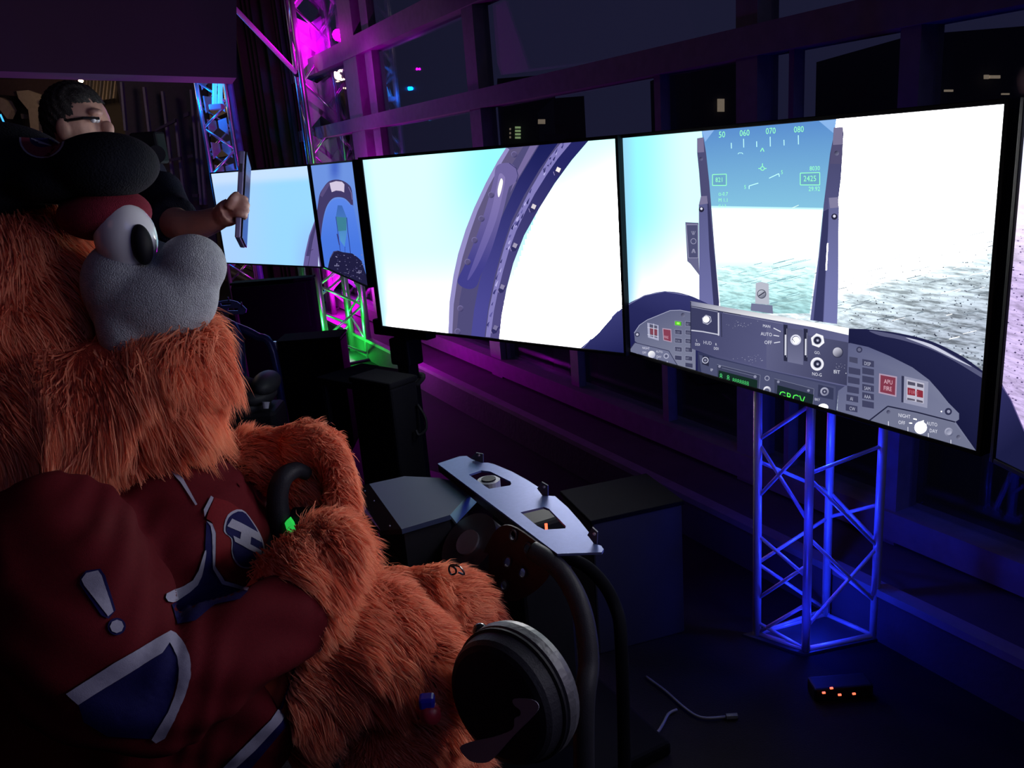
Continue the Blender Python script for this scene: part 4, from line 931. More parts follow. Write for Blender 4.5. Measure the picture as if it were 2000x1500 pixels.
mb.tube([D(520, 1215, 1.20), D(575, 1150, 1.21), D(620, 1100, 1.24)], [.055, .062, .052], 16, 4)
for k, dz in enumerate((-.05, -.015, .02, .055)):
    mb.tube([D(635, 1105, 1.25 + dz * .7), D(655, 1060 + k * 3, 1.27 + dz), D(620, 1048 + k * 4, 1.31 + dz), D(588, 1062 + k * 4, 1.34 + dz)], [.032, .026, .022, .015], 12, 4)
mb.tube([D(590, 1110, 1.22), D(566, 1085, 1.27), D(560, 1066, 1.31)], [.030, .024, .018], 12, 4)
mb.tube([D(400, 1420, 1.32), D(620, 1270, 1.30), D(750, 1270, 1.30), D(796, 1330, 1.31), D(775, 1450, 1.30), D(740, 1700, 1.28)], [.12, .105, .088, .070, .058, .05], 20, 5)
mb.tube([D(420, 1350, 1.55), D(700, 1225, 1.60), D(855, 1190, 1.62), D(902, 1235, 1.62), D(880, 1400, 1.60), D(850, 1560, 1.58)], [.11, .09, .075, .062, .052, .05], 20, 5)
bodym = remeshed(mb, .010, 6, 'fur_suit')
body = link('fur_suit', bodym, 'furskin', fig)
def flow_all(p, n):
    f = np.zeros_like(p); f[:, 2] = -1
    head = p[:, 2] > 1.02
    rx = np.array(Xc_w); dn = np.array([0, 0, -1.0])
    f[:] = dn
    leg = p[:, 2] < .92
    f[leg] = dn * .55 + rx * .85
    return f
Xc_w = tuple(c2w(V((1, 0, 0))))
def pxy(p):
    q = p - np.array([0, 0, CZ]); A = np.array([[*Xc], [*Yc], [*Zc]]); c = q @ A
    return 1000 + FPX * c[:, 0] / c[:, 2], 750 + FPX * c[:, 1] / c[:, 2], c[:, 2]
def flow_all(p, n):
    x, y, d = pxy(p); r = np.array(Xc_w); dn = np.array([0, 0, -1.0]); f = np.tile(dn, (len(p), 1))
    beard = (y < 960) & (x < 450); f[beard] = dn + r * .10
    hand = (x >= 440) & (y < 1015) & (d > 1.3); ang = (x - 450) / 220
    f[hand] = r * np.clip(1.1 - ang[hand], .1, 1.1)[:, None] + dn * np.clip(ang[hand] * 1.1 - .25, -.3, 1)[:, None]
    arm = (x >= 440) & (y >= 1015); f[arm] = r * .8 + dn * .75
    return f / np.linalg.norm(f, axis=1)[:, None]
def len_all(p):
    x, y, d = pxy(p); L = np.full(len(p), .044); L[(y < 960) & (x < 450)] = .072; L[(x >= 440) & (y < 1015)] = .036; L[(y > 1250)] = .052; return L * (1 + .35 * np.sin(p[:, 0] * 70 + p[:, 2] * 33) * np.sin(p[:, 2] * 85 - p[:, 1] * 40))
def keep_all(p):
    x, y, d = pxy(p); k = np.ones(len(p))
    k[(y > 900) & (x < 440)] = 0; k[(y > 1015) & (y < 1260) & (x < 505)] = 0; k[(y > 1130) & (x < 560) & (y < 1500)] = 0; k[x < -160] = .2; k[y > 1560] = .2
    return k
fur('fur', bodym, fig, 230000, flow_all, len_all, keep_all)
# muzzle and face of the costume head: plain grey fleece
mb = MB(); mb.ell(D(300, 590, 1.275), .098, .075, .070); mb.ell(D(352, 572, 1.27), .058, .055, .058); mb.ell(D(375, 520, 1.27), .052, .055, .050); mb.ell(D(250, 640, 1.26), .045, .05, .062); mb.ell(D(240, 560, 1.26), .06, .06, .07)
mzm = remeshed(mb, .005, 14, 'muzzle'); link('muzzle', mzm, 'fleece', fig)['label'] = 'smooth grey fleece muzzle'
mb = MB(); mb.ell(D(205, 418, 1.25), .066, .07, .040, n=32, k=20); mb.build('eyelid', 'lid', fig, True)['label'] = 'maroon plush eyelid'
mb = MB(); mb.ell(D(246, 465, 1.235), .044, .045, .054, n=32, k=20); eye = mb.build('eyeball', 'eyewhite', fig, True)
mb = MB(); mb.ell(D(277, 478, 1.212), .015, .017, .030, n=24, k=16); mb.build('pupil', 'black', eye, True)
# cap
cap = MB(); cap.ell(D(-25, 360, 1.30), .155, .16, .075, n=40, k=24); cap.ell(D(-40, 325, 1.30), .13, .14, .070); cap.ell(D(205, 325, 1.23), .076, .09, .050); cap.ell(D(130, 352, 1.25), .08, .10, .035)
capm = remeshed(cap, .006, 10, 'cap'); cp = link('cap', capm, 'capm', fig); cp['label'] = 'black cap with a bulging rounded front'
cb = bvh_of(capm)
def arc(cx, cy, rx, ry, a0, a1, n=14): return [(cx + rx * math.cos(math.radians(a0 + (a1 - a0) * i / n)), cy + ry * math.sin(math.radians(a0 + (a1 - a0) * i / n))) for i in range(n + 1)]
def ringp(cx, cy, r0x, r0y, r1x, r1y, a0, a1): return arc(cx, cy, r0x, r0y, a0, a1) + arc(cx, cy, r1x, r1y, a1, a0)
patch('cap_emblem', 'sticker', ringp(82, 272, 45, 38, 41, 35, -5, 185), cb, .002, cp, 1.2)
patch('cap_emblem', mat('emblem_red', (.16, .01, .03), .8), ringp(82, 272, 41, 35, 25, 17, -5, 185), cb, .003, cp, 1.2)
patch('cap_emblem', 'navy', arc(82, 272, 25, 17, -5, 185), cb, .002, cp, 1.2)
for k in range(3): patch('cap_emblem', 'sticker', [(60 + k * 7, 271 + k * 4), (88 + k * 6, 281 + k * 2), (88 + k * 6, 283 + k * 2), (60 + k * 7, 273 + k * 4)], cb, .004, cp, 1.2)

# jersey
mb = MB()
mb.ell(D(292, 1065, 1.34), .185, .19, .155); mb.ell(D(285, 1210, 1.32), .175, .19, .20); mb.ell(D(70, 1130, 1.34), .23, .2, .17); mb.ell(D(120, 1350, 1.34), .24, .2, .20)
mb.ell(D(355, 965, 1.46), .09, .10, .07)
mb.tube([D(330, 960, 1.47), D(430, 940, 1.50), D(505, 925, 1.50)], [.085, .072, .062], 20, 4)
mb.tube([D(90, 1030, 1.16), D(140, 1170, 1.08), D(215, 1300, 1.05), D(330, 1335, 1.06), D(470, 1255, 1.12), D(595, 1188, 1.19)], [.10, .118, .105, .078, .072, .060], 24, 6)
mb.tube([D(100, 1450, 1.28), D(330, 1430, 1.26), D(520, 1300, 1.27)], [.15, .15, .118], 24, 5)
jm = remeshed(mb, .008, 10, 'jersey')
# cloth folds
for v in jm.vertices:
    c = v.co; s_ = math.sin(c.x * 42 + c.z * 30 + 3 * math.sin(c.y * 9)) * .5 + math.sin(c.x * 19 - c.z * 55 + c.y * 13) * .5 + .4 * math.sin(c.z * 90 + c.x * 60)
    s2_ = math.sin(c.x * 95 - c.z * 70 + 4 * math.sin(c.x * 21 + c.y * 17)); v.co = c + v.normal * (.006 * s_ + .002 * s2_)
jm.update()
jer = link('jersey', jm, 'redcloth', fig); jer['label'] = 'dark red sports jersey with navy and white bands'
jb = bvh_of(jm)
def jp(name, m, pts, off, d=1.15): return patch(name, m, pts, jb, off, jer, d, 6)
jp('chest_band', 'navy', q3([(1150, 125), (1180, 145), (1192, 380), (1240, 470), (1385, 515), (1340, 560), (1200, 590), (1090, 680), (990, 700), (955, 590), (1090, 480), (1140, 340)]), .003)
jp('chest_stripe', 'white', q3(curve2([(925, 530), (1075, 450), (1140, 290), (1143, 330), (1100, 480), (960, 578)], 3)), .0045)
jp('chest_stripe', 'white', q3([(1150, 122), (1185, 140), (1200, 190), (1198, 370), (1250, 455), (1390, 500), (1380, 516), (1235, 475), (1185, 385), (1180, 200), (1172, 150)]), .0045)
jp('chest_stripe', 'white', q3([(1140, 100), (1190, -5), (1175, -15), (1135, 60)]), .0045)
jp('crest', 'crestred', q3([(1195, -5), (1270, 15), (1340, 60), (1410, 130), (1455, 215), (1470, 300), (1450, 380), (1400, 500), (1260, 455), (1200, 370), (1202, 190), (1180, 130), (1150, 110), (1165, 60)]), .005)
crest_o = curve2([(1340, 58), (1405, 130), (1455, 220), (1470, 295), (1440, 358), (1378, 384), (1318, 362), (1286, 300), (1284, 225), (1242, 180), (1265, 88)], 3)
jp('crest_outline', 'white', q3(crest_o), .0065)
cxm, cym = 1362, 220
jp('crest_field', 'navy', q3([(cxm + (x - cxm) * .9, cym + (y - cym) * .93) for x, y in crest_o]), .008)
jp('crest_letter', 'white', q3([(1285, 108), (1435, 192), (1447, 240), (1258, 152)]), .0095)
jp('crest_letter', 'white', q3([(1292, 208), (1448, 284), (1450, 314), (1300, 240)]), .0095)
jp('crest_letter', 'white', q3([(1338, 180), (1392, 204), (1386, 254), (1330, 228)]), .010)
jp('sleeve_mark_edge', 'navy', q3([(448, 440), (480, 400), (560, 390), (588, 430), (643, 620), (605, 668), (565, 650), (448, 480)]), .003)
jp('sleeve_mark', 'white', q3([(456, 450), (482, 414), (547, 400), (568, 430), (630, 628), (600, 655), (470, 482)]), .0045)
jp('sleeve_mark_edge', 'navy', q3(arc(650, 712, 51, 49, 0, 337, 15)), .003); jp('sleeve_mark', 'white', q3(arc(650, 712, 39, 38, 0, 315, 7)), .0045)
jp('sleeve_band', 'navy', q3([(440, 1145), (905, 860), (945, 790), (990, 880), (1000, 970), (940, 1180), (850, 1335), (600, 1320), (470, 1240)]), .003, 1.0)
jp('sleeve_stripe', 'white', q3([(370, 1085), (640, 912), (950, 738), (945, 800), (905, 860), (640, 1020), (440, 1147)]), .005, 1.0)
jp('sleeve_stripe', 'white', q3(curve2([(950, 738), (1015, 785), (1055, 870), (1062, 980), (1020, 1120), (920, 1330), (845, 1337), (940, 1180), (997, 1010), (990, 890), (942, 800)], 2)), .005, 1.0)
jp('hem_stripe', 'white', q3([(1795, 825), (1840, 860), (1560, 1250), (1420, 1400), (1310, 1500), (1240, 1500), (1510, 1228)]), .004, 1.2)
jp('hem_band', 'navy', q3([(1840, 862), (1850, 905), (1600, 1260), (1400, 1500), (1315, 1500), (1560, 1250)]), .003, 1.2)
jp('neck_lace', 'white', q2([(935, 1020), (1020, 1100), (1100, 1245), (1090, 1250), (1005, 1120), (930, 1040)]), .003, 1.3)
jp('collar', 'white', q2([(600, 985), (720, 1012), (835, 1008), (850, 975), (720, 960)]), .004, 1.3)

# flight stick held by the figure
st = thing('flight_stick', V((*D(560, 1100, 1.46).xy, .42)), 'black flight stick gripped by the orange furry hands', 'joystick')
mb = MB(); mb.tube([D(578, 1260, 1.50), D(566, 1120, 1.42), D(551, 1040, 1.39), D(542, 975, 1.38), D(552, 935, 1.38), D(578, 918, 1.40), D(600, 926, 1.42)], [.02, .019, .0185, .018, .017, .014, .011], 16, 6); mb.build('stick', 'blackm', st, True)
mb = MB(); mb.box(D(596, 1006, 1.40), .05, .04, .018, bev=.004); mb.build('trigger_guard', 'black', st)
mb = MB(); mb.prism([D(x, y, 1.365) for x, y in ((556, 1022), (565, 1014), (572, 1024), (579, 1046), (575, 1055), (565, 1053))], V((0, .01, 0))); mb.build('self_lit_tape', 'greenp', st)['label'] = 'bright green strip'
mb = MB(); mb.tube([V((*D(578, 1260, 1.50).xy, .3)), V((*D(578, 1260, 1.50).xy, D(578, 1260, 1.50).z))], [.05, .028], 20); mb.build('boot', 'gloss', st)

# seat under the figure
hx = V((.89, .456, 0)).normalized(); hy = V((-hx.y, hx.x, 0))
se = thing('simulator_seat', V((hip.x, hip.y, 0)), 'dark bucket seat under the orange furred figure', 'seat')
c0 = V((hip.x, hip.y, .36)) + hx * .02
mb = MB(); mb.box(c0 - UP * .03, .50, .48, .10, X=hx, Y=hy, bev=.03); mb.build('seat_cushion', 'blackm', se)
mb = MB(); mb.box(c0 - hx * .34 + UP * .32, .08, .46, .72, X=hx, Y=hy, bev=.03); mb.build('backrest', 'blackm', se)
for sx in (-1, 1):
    for sy in (-1, 1):
        mb = MB(); mb.tube([c0 + hx * sx * .2 + hy * sy * .2 - UP * .07, V((c0 + hx * sx * .22 + hy * sy * .2).xy.to_3d())], .018, 10); mb.build('leg', 'dgrey', se)

# ------------------------------------------------------------------ cockpit rig in front of the figure
q6 = lambda L: [(640 + a / 3.3333, 840 + b / 3.3333) for a, b in L]
def plate(name, m, outer, holes, zf, th, parent):
    loops = [[zf(x, y) for x, y in L] for L in [outer] + holes]
    tri = tessellate_polygon(loops); flat = [p for L in loops for p in L]; k = len(flat)
    vs = flat + [p + th for p in flat]; fs = [tuple(t) for t in tri] + [tuple(i + k for i in reversed(t)) for t in tri]
    s_ = 0
    for L in loops:
        n = len(L); fs += [(s_ + i, s_ + (i + 1) % n, s_ + (i + 1) % n + k, s_ + i + k) for i in range(n)]; s_ += n
    mb = MB(); mb.add(vs, fs); return mb.build(name, m, parent)
zP = .735
pan = thing('cockpit_console', AZ(1010, 985, zP), 'blue-grey sheet metal panel with two cut-outs and three upright tabs', 'panel')
plate('face_plate', 'steel', q6([(715, 218), (860, 170), (905, 168), (935, 188), (1000, 212), (1045, 212), (1085, 222), (1200, 270), (1300, 325), (1370, 370), (1365, 385), (1400, 425), (1480, 430), (1560, 500), (1640, 590), (1700, 665), (1690, 685), (1740, 742), (1780, 752), (1797, 775), (1785, 795), (1495, 805)]),
      [q6([(918, 290), (1000, 262), (1060, 270), (1190, 335), (1195, 350), (1188, 360), (1050, 382)]), q6([(1255, 535), (1405, 500), (1440, 512), (1550, 625), (1548, 640), (1410, 648), (1365, 625)])], lambda x, y: AZ(x, y, zP), UP * -.005, pan)
for (bx, by), pts in (((975, 200), [(930, 180), (965, 148), (1010, 156), (1012, 215), (985, 212)]), ((1400, 425), [(1363, 380), (1392, 338), (1432, 362), (1433, 428), (1400, 430)]), ((1725, 735), [(1690, 683), (1722, 634), (1756, 665), (1752, 745), (1735, 742)])):
    bp = AZ(*q6([(bx, by)])[0], zP); nrm = V((.75, .66, 0)).normalized()
    P = [APL(x, y, bp, V((-.5, -.86, 0)).normalized()) for x, y in q6(pts)]
    mb = MB(); mb.prism(P, V((.5, .86, 0)) * .004); tb = mb.build('tab', 'dgrey', pan)
    cx = sum(p[0] for p in pts) / 5; cy = sum(p[1] for p in pts) / 5
    mb = MB(); mb.ell(APL(*q6([(cx + 5, cy - 18)])[0], bp, V((-.5, -.86, 0)).normalized()), .0035, n=10, k=6); mb.build('bolt', 'alu', tb)
mb = MB(); a_, b_1 = AZ(*q6([(718, 222)])[0], zP - .004), AZ(*q6([(1492, 806)])[0], zP - .004)
mb.prism([a_, b_1, b_1 - UP * .03, a_ - UP * .02], V((.004, .004, 0))); mb.build('front_flange', 'brown', pan)
mb = MB(); lp = AZ(1067, 1031, zP - .03); mb.box(lp, .006, .004, .02); mb.build('indicator', 'ledr', pan)
# round fitting seen through the first cut-out
mb = MB(); rp = AZ(955, 944, zP - .06); mb.tube([rp - UP * .02, rp + UP * .01], .030, 20); mb.build('round_fitting', 'sticker', pan)
mb = MB(); mb.tube([rp + UP * .008, rp + UP * .014], .019, 20); mb.build('fitting_recess', 'black', pan)
# perforated bracket
brk = thing('mounting_bracket', D(1020, 1130, 1.72), 'dark brown bracket with six grommet holes hanging below the panel', 'bracket'); brk.location.z = .5
N1 = V((-.72, -.69, .0)).normalized(); bp0 = D(1020, 1080, 1.70)
def onb(x, y, k=0): return APL(x, y, bp0 + N1 * k, N1)
holes = [(1205, 685), (1300, 770), (1170, 860), (1268, 928), (1390, 840), (1148, 1010)]
out = q6(curve2([(1120, 630), (1230, 640), (1440, 800), (1460, 880), (1420, 980), (1320, 1070), (1200, 1115), (1090, 1080), (1010, 1000), (990, 880), (1040, 740)], 4))
plate('bracket_plate', 'brown', out, [q6(arc(x, y, 21, 33, 0, 330, 11)) for x, y in holes], lambda x, y: onb(x, y), N1 * -.004, brk)
for x, y in holes:
    P = [onb(*p, .003) for p in q6(arc(x, y, 23, 35, 0, 330, 11))]; mb = MB(); mb.tube(P + [P[0]], .0022, 6, cap=False); mb.build('grommet', 'dgrey', brk)
# instrument housing
hs = thing('instrument_housing', AZ(820, 1000, .70), 'dark navy angular instrument housing left of the metal panel', 'instrument box')
zH = .715
top = q6([(270, 350), (500, 300), (720, 310), (800, 328), (915, 420), (797, 552), (482, 645)])
P = [AZ(x, y, zH) for x, y in top]
mb = MB(); mb.prism(P, UP * -.012); mb.build('top_cover', mat('navy_enamel', (.012, .024, .075), .62, .0, var=.1), hs)
L_ = [AZ(x, y, zH) for x, y in q6([(270, 350), (482, 645)])]; L2 = [AZ(x, y, zH - .035) for x, y in q6([(345, 655), (150, 430), (160, 370)])]
mb = MB(); mb.add([*L_, *L2] + [p - UP * .012 for p in (*L_, *L2)], [(0, 1, 2, 3, 4), (5, 9, 8, 7, 6), (0, 5, 6, 1), (1, 6, 7, 2), (2, 7, 8, 3), (3, 8, 9, 4), (4, 9, 5, 0)]); mb.build('side_cover', 'dgrey', hs)
for x, y in ((243, 398), (303, 462), (347, 503), (412, 567), (405, 625)):
    mb = MB(); mb.ell(AZ(*q6([(x, y)])[0], zH - .012), .0025, n=8, k=5); mb.build('screw', 'alu', hs)
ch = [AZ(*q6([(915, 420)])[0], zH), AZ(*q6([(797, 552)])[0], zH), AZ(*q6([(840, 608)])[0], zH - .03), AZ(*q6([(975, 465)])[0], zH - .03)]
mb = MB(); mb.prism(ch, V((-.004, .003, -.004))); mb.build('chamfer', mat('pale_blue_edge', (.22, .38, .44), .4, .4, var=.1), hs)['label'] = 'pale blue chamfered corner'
cen = sum(P, V()) / len(P)
mb = MB(); mb.prism([p * 1.0 + (cen - p) * .06 - UP * .012 for p in P], UP * -.10); mb.build('body', 'black', hs)
# lower apron with a light edge
ap = thing('lower_apron', AZ(800, 1110, .60), 'black curved apron plate under the instrument housing', 'panel')
apx = q6([(330, 660), (560, 650), (860, 690), (1065, 702), (965, 755), (860, 820), (760, 880), (640, 915), (520, 905), (400, 925), (340, 800)])
mb = MB(); mb.prism([AZ(x, y, .60) for x, y in apx], UP * -.006); mb.build('apron_plate', 'gloss', ap)
P = [AZ(x, y, .602) for x, y in q6([(1065, 702), (965, 755), (860, 820), (760, 880), (640, 915), (530, 907)])]; mb = MB(); mb.tube(P, .002, 6, 4); mb.build('edge_trim', 'alu', ap)
cl_ = thing('cable_bundle', AZ(940, 1040, .66), 'bundle of thin black cables behind the housing', 'cable')
for k in range(5):
    mb = MB(); mb.tube([AZ(*q[0], q[1]) for q in (((905, 1025 + k * 3), .66), ((940 + k * 3, 1034 + k * 2), .67), ((975, 1044 + k * 3), .66), ((1000, 1062 + k * 3), .62))], .003, 6, 4); mb.build('cable', 'gloss', cl_)
cs_ = thing('cable_loop', AZ(893, 1110, .62), 'small loop of thin cable over the far furry knee', 'cable')
P = [D(x, y, 1.52) for x, y in q6([(845, 880), (800, 880), (790, 910), (805, 940), (835, 930), (830, 900), (800, 880), (860, 890), (890, 940), (850, 925)])]; mb = MB(); mb.tube(P, .002, 6, 3); mb.build('cable', 'gloss', cs_)
# motor and support under the bracket
mo = thing('servo_motor', D(945, 1090, 1.78), 'dark grey cylindrical motor behind the brown bracket', 'motor')
mb = MB(); mb.tube([D(915, 1060, 1.84), D(990, 1120, 1.93)], [.075, .075], 28); mb.build('motor_body', 'dgrey', mo, False)
mb = MB(); mb.tube([D(912, 1058, 1.835), D(916, 1061, 1.84)], [.03, .03], 20); mb.build('motor_shaft', 'alu', mo)
pe = thing('cockpit_pedestal', V((*D(1020, 1150, 1.95).xy, 0)), 'black pedestal carrying the metal control panel', 'stand')
pc = D(1040, 1080, 2.0)
mb = MB(); mb.box(V((pc.x, pc.y, .34)), .14, .14, .66, X=hx, Y=hy, bev=.01); mb.build('column', 'black', pe)
mb = MB(); mb.box(V((pc.x, pc.y, .02)), .5, .4, .04, X=hx, Y=hy, bev=.01); mb.build('foot', 'matte', pe)
ho = thing('curved_tube', V((*D(1130, 1350, 1.6).xy, 0)), 'thick black curved tube arching down right of the bracket', 'tube')
mb = MB(); mb.tube([D(1040, 1075, 1.66), D(1095, 1115, 1.62), D(1135, 1190, 1.58), D(1150, 1290, 1.55), D(1140, 1420, 1.52), V((*D(1125, 1500, 1.50).xy, .02))], .020, 18, 8); mb.build('tube', 'blackm', ho, True)
mb = MB(); mb.tube([V((*D(1125, 1500, 1.50).xy, 0)), V((*D(1125, 1500, 1.50).xy, .02))], .06, 20); mb.build('flange', 'black', ho)
ho2 = thing('curved_tube', V((*D(1200, 1350, 1.75).xy, 0)), 'second fainter black tube arching outside the first one', 'tube')
mb = MB(); mb.tube([D(1080, 1080, 1.84), D(1150, 1110, 1.80), D(1200, 1180, 1.77), D(1215, 1290, 1.72), V((*D(1210, 1420, 1.7).xy, .02))], .014, 18, 8); mb.build('tube', 'matte', ho2, True)
mb = MB(); mb.tube([V((*D(1210, 1420, 1.70).xy, 0)), V((*D(1210, 1420, 1.70).xy, .02))], .06, 20); mb.build('flange', 'black', ho2)
cs2 = thing('equipment_case', V((*D(1260, 1100, 2.15).xy, 0)), 'dark blue-lit equipment case between the metal panel and the blue tower', 'case')
a_, b_1 = AZ(1170, 1280, 0), AZ(1338, 1235, 0)
dr = (b_1 - a_).normalized(); nr = V((-dr.y, dr.x, 0)); hc = zpx(b_1, 985)
mb = MB(); mb.box((a_ + b_1) / 2 + nr * .12 + UP * hc / 2, (b_1 - a_).length, .24, hc, X=dr, Y=nr, bev=.006); mb.build('case_body', mat('dark_blue_case', (.012, .012, .02), .8), cs2)
mb = MB(); mb.box((a_ + b_1) / 2 + nr * .12 + UP * (hc + .006), (b_1 - a_).length + .01, .25, .014, X=dr, Y=nr, bev=.003); mb.build('lid', 'matte', cs2)

# black drum with a grey rim band
ax = (V(Xc_w) * .62 + V((0, 1, 0)) * .76 + UP * -.05).normalized()
F0 = D(968, 1378, 1.15)
u1 = ax.cross(UP).normalized(); u2 = u1.cross(ax)
dm = thing('drum', F0, 'round black drum with a grey rim band and pale curved sticker, below the furry knees', 'drum')
def lathe(prof, n=56):
    vs = []; fs = []
    for z, r in prof: vs += [F0 + ax * z + (u1 * math.cos(2 * math.pi * j / n) + u2 * math.sin(2 * math.pi * j / n)) * r for j in range(n)]
    for i in range(len(prof) - 1): fs += [(i * n + j, i * n + (j + 1) % n, (i + 1) * n + (j + 1) % n, (i + 1) * n + j) for j in range(n)]
    fs += [tuple(range(n)), tuple(range((len(prof) - 1) * n, len(prof) * n))]
    return vs, fs
mb = MB(); mb.add(*lathe([(0, .078), (.003, .086), (.010, .091), (.028, .095), (.036, .095)])); mb.build('drum_shell', 'blackm', dm)
mb = MB(); mb.add(*lathe([(.036, .094), (.039, .100), (.052, .101), (.064, .098), (.068, .085), (.070, .03)])); mb.build('rim_band', 'rim', dm)
mb = MB(); mb.add(*lathe([(.028, .096), (.030, .099), (.034, .099), (.036, .096)])); mb.build('rim_bead', 'black', dm)
sp = [(640 + a / 3.333, 1100 + b / 3.333) for a, b in curve2([(1215, 882), (1330, 886), (1376, 925), (1350, 985), (1210, 1125), (1080, 1270), (1010, 1298), (925, 1282), (862, 1200), (940, 1160), (1080, 1130), (1205, 1080), (1218, 1010), (1255, 990), (1255, 955), (1214, 920)], 3)]
mb = MB(); mb.prism([APL(x, y, F0 - ax * .002, ax) for x, y in sp], ax * -.001); mb.build('sticker', 'sticker', dm)['label'] = 'pale curved sticker'
lt = F0 + ax * .075; 
P = [D(x, y, 1.20) for x, y in ((1098, 1348), (1110, 1356), (1112, 1372), (1102, 1385), (1108, 1405), (1098, 1418), (1092, 1412))]
mb = MB(); mb.tube(P, [.006, .007, .006, .005, .006, .006, .003], 8, 3); mb.build('latch', 'rim', dm, True)
lv = thing('lever_knob', V((*D(938, 1270, 1.24).xy, D(938, 1300, 1.24).z)), 'small black lever knob standing above the drum', 'knob')
mb = MB(); mb.tube([D(940, 1300, 1.24), D(938, 1262, 1.24), D(937, 1246, 1.24)], [.008, .009, .007], 12); mb.build('stem', 'gloss', lv, True)
mb = MB(); mb.ell(D(938, 1233, 1.24), .0125, n=18, k=12); mb.ell(D(946, 1238, 1.235), .009, n=14, k=8); mb.build('knob', 'gloss', lv, True)
kb = thing('plug_connector', D(838, 1388, 1.17), 'blue and red plastic knob between the fur and the drum', 'knob')
mb = MB(); mb.box(D(834, 1370, 1.17), .022, .02, .018, bev=.004); mb.build('blue_cap', 'bluep', kb)
mb = MB(); mb.tube([D(828, 1375, 1.18), D(842, 1396, 1.17), D(848, 1400, 1.16)], [.014, .016, .011], 14); mb.build('red_grip', 'redp', kb, True)
mb = MB(); mb.tube([D(825, 1378, 1.18), D(815, 1398, 1.20)], .006, 8); mb.build('shaft', 'black', kb)
# cables on the floor at right
for lab, L in (('thin dark cable curling over the floor below the blue-lit case', [(1262, 1322), (1300, 1350), (1340, 1385), (1372, 1402), (1418, 1400)]), ('short pale cable end lying on the dark floor', [(1322, 1386), (1306, 1394), (1296, 1412), (1284, 1430), (1268, 1434)])):
    P = [AZ(x, y, .008) for x, y in L]; t = thing('floor_cable', P[0], lab, 'cable'); mb = MB(); mb.tube(P, .004, 8, 5); mb.build('cable', mat('cable_grey', (.12, .12, .15), .5), t, True)
    mb = MB(); mb.tube([P[-1], P[-1] + (P[-1] - P[-2]).normalized() * .03], .009, 8); mb.build('plug', 'rim', t)
# loose cables hanging by the stand
# ------------------------------------------------------------------ stand under the near left screen
sd = thing('monitor_stand', V((*D(795, 700, 3.62).xy, 0)), 'black post stand carrying the near left screen', 'stand')
p0 = D(795, 700, 3.62)
mb = MB(); mb.box(V((p0.x, p0.y, .44)), .075, .06, .86, X=s1.X, Y=s1.N, bev=.006); mb.build('post', 'black', sd)
mb = MB(); mb.box(V((p0.x, p0.y, .80)), .34, .06, .07, X=s1.X, Y=s1.N, bev=.006); mb.build('cross_bar', 'black', sd)
mb = MB(); mb.box(V((p0.x, p0.y, .70)), .12, .09, .12, X=s1.X, Y=s1.N, bev=.01); mb.build('clamp', 'black', sd)
mb = MB(); mb.box(V((p0.x, p0.y, .02)), .5, .4, .04, X=s1.X, Y=s1.N, bev=.01); mb.build('foot', 'black', sd)
cc_ = D(755, 800, 3.30); ec = thing('equipment_case', V((cc_.x, cc_.y, 0)), 'black equipment case standing at the foot of the near left screen', 'case')
hh = zpx(V((cc_.x, cc_.y, 0)), 745)
mb = MB(); mb.box(V((cc_.x, cc_.y, hh / 2)), .24, .14, hh, X=s1.X, Y=s1.N, bev=.01); mb.build('case_body', 'matte', ec)
mb = MB(); mb.tube([D(812, 752, 3.27), D(822, 742, 3.27), D(826, 734, 3.27), D(818, 732, 3.27)], .012, 10, 3); mb.build('handle', 'black', ec, True)
mb = MB(); mb.box(V((cc_.x, cc_.y, hh + .012)), .25, .15, .024, X=s1.X, Y=s1.N, bev=.008); mb.build('lid', 'matte', ec)
lc = thing('hanging_cable', D(815, 800, 3.3), 'thin black cable looping beside the case in magenta light', 'cable')
mb = MB(); mb.tube([D(815, 790, 3.25), D(830, 815, 3.25), D(832, 838, 3.25), D(818, 850, 3.25), D(812, 840, 3.25)], .006, 8, 4); mb.build('cable', 'black', lc, True)
tb2 = thing('side_table', V((*D(720, 740, 3.9).xy, 0)), 'low dark table between the green truss and the near stand', 'table')
ct = AZ(715, 733, .5)
mb = MB(); mb.box(V((ct.x, ct.y, .49)), .42, .3, .03, X=s1.X, Y=s1.N, bev=.006); mb.build('table_top', 'matte', tb2)
for a_ in (-1, 1):
    for b_1 in (-1, 1):
        c = V((ct.x, ct.y, 0)) + s1.X * a_ * .18 + s1.N * b_1 * .12; mb = MB(); mb.tube([c, c + UP * .48], .016, 8); mb.build('leg', 'black', tb2)

# ------------------------------------------------------------------ far station furniture
def floorbox(name, label, cat, x0, x1, ytop, d, depth=.35, m='matte', X=None, lid=True):
    p = D((x0 + x1) / 2, ytop, d); X = X or V((1, 0, 0)); Y = V((-X.y, X.x, 0)); wd = (x1 - x0) * d / FPX
    h = p.z; t = thing(name, V((p.x, p.y + depth / 2, 0)), label, cat)
    mb = MB(); mb.box(V((p.x, p.y + depth / 2, h / 2)), wd, depth, h, X=X, Y=Y, bev=.01); mb.build('case_body', m, t)
    if lid:
        mb = MB(); mb.box(V((p.x, p.y + depth / 2, h + .008)), wd * 1.02, depth * 1.03, .016, X=X, Y=Y, bev=.004); mb.build('lid', 'matte', t)
    return t
t = floorbox('road_case', 'big black road case with a small blue-white light, middle left', 'case', 540, 664, 668, 4.4, .2)
mb = MB(); mb.ell(D(540, 735, 4.38), .006, n=8, k=6); mb.build('indicator', 'ledw', t)
mb = MB(); mb.box(D(534, 676, 4.38), .04, .03, .05, bev=.006); mb.build('corner_cap', 'alu', t)
t = floorbox('road_case', 'tall dark cabinet behind the muzzle, under the far left screen', 'case', 450, 608, 552, 5.6, .12)
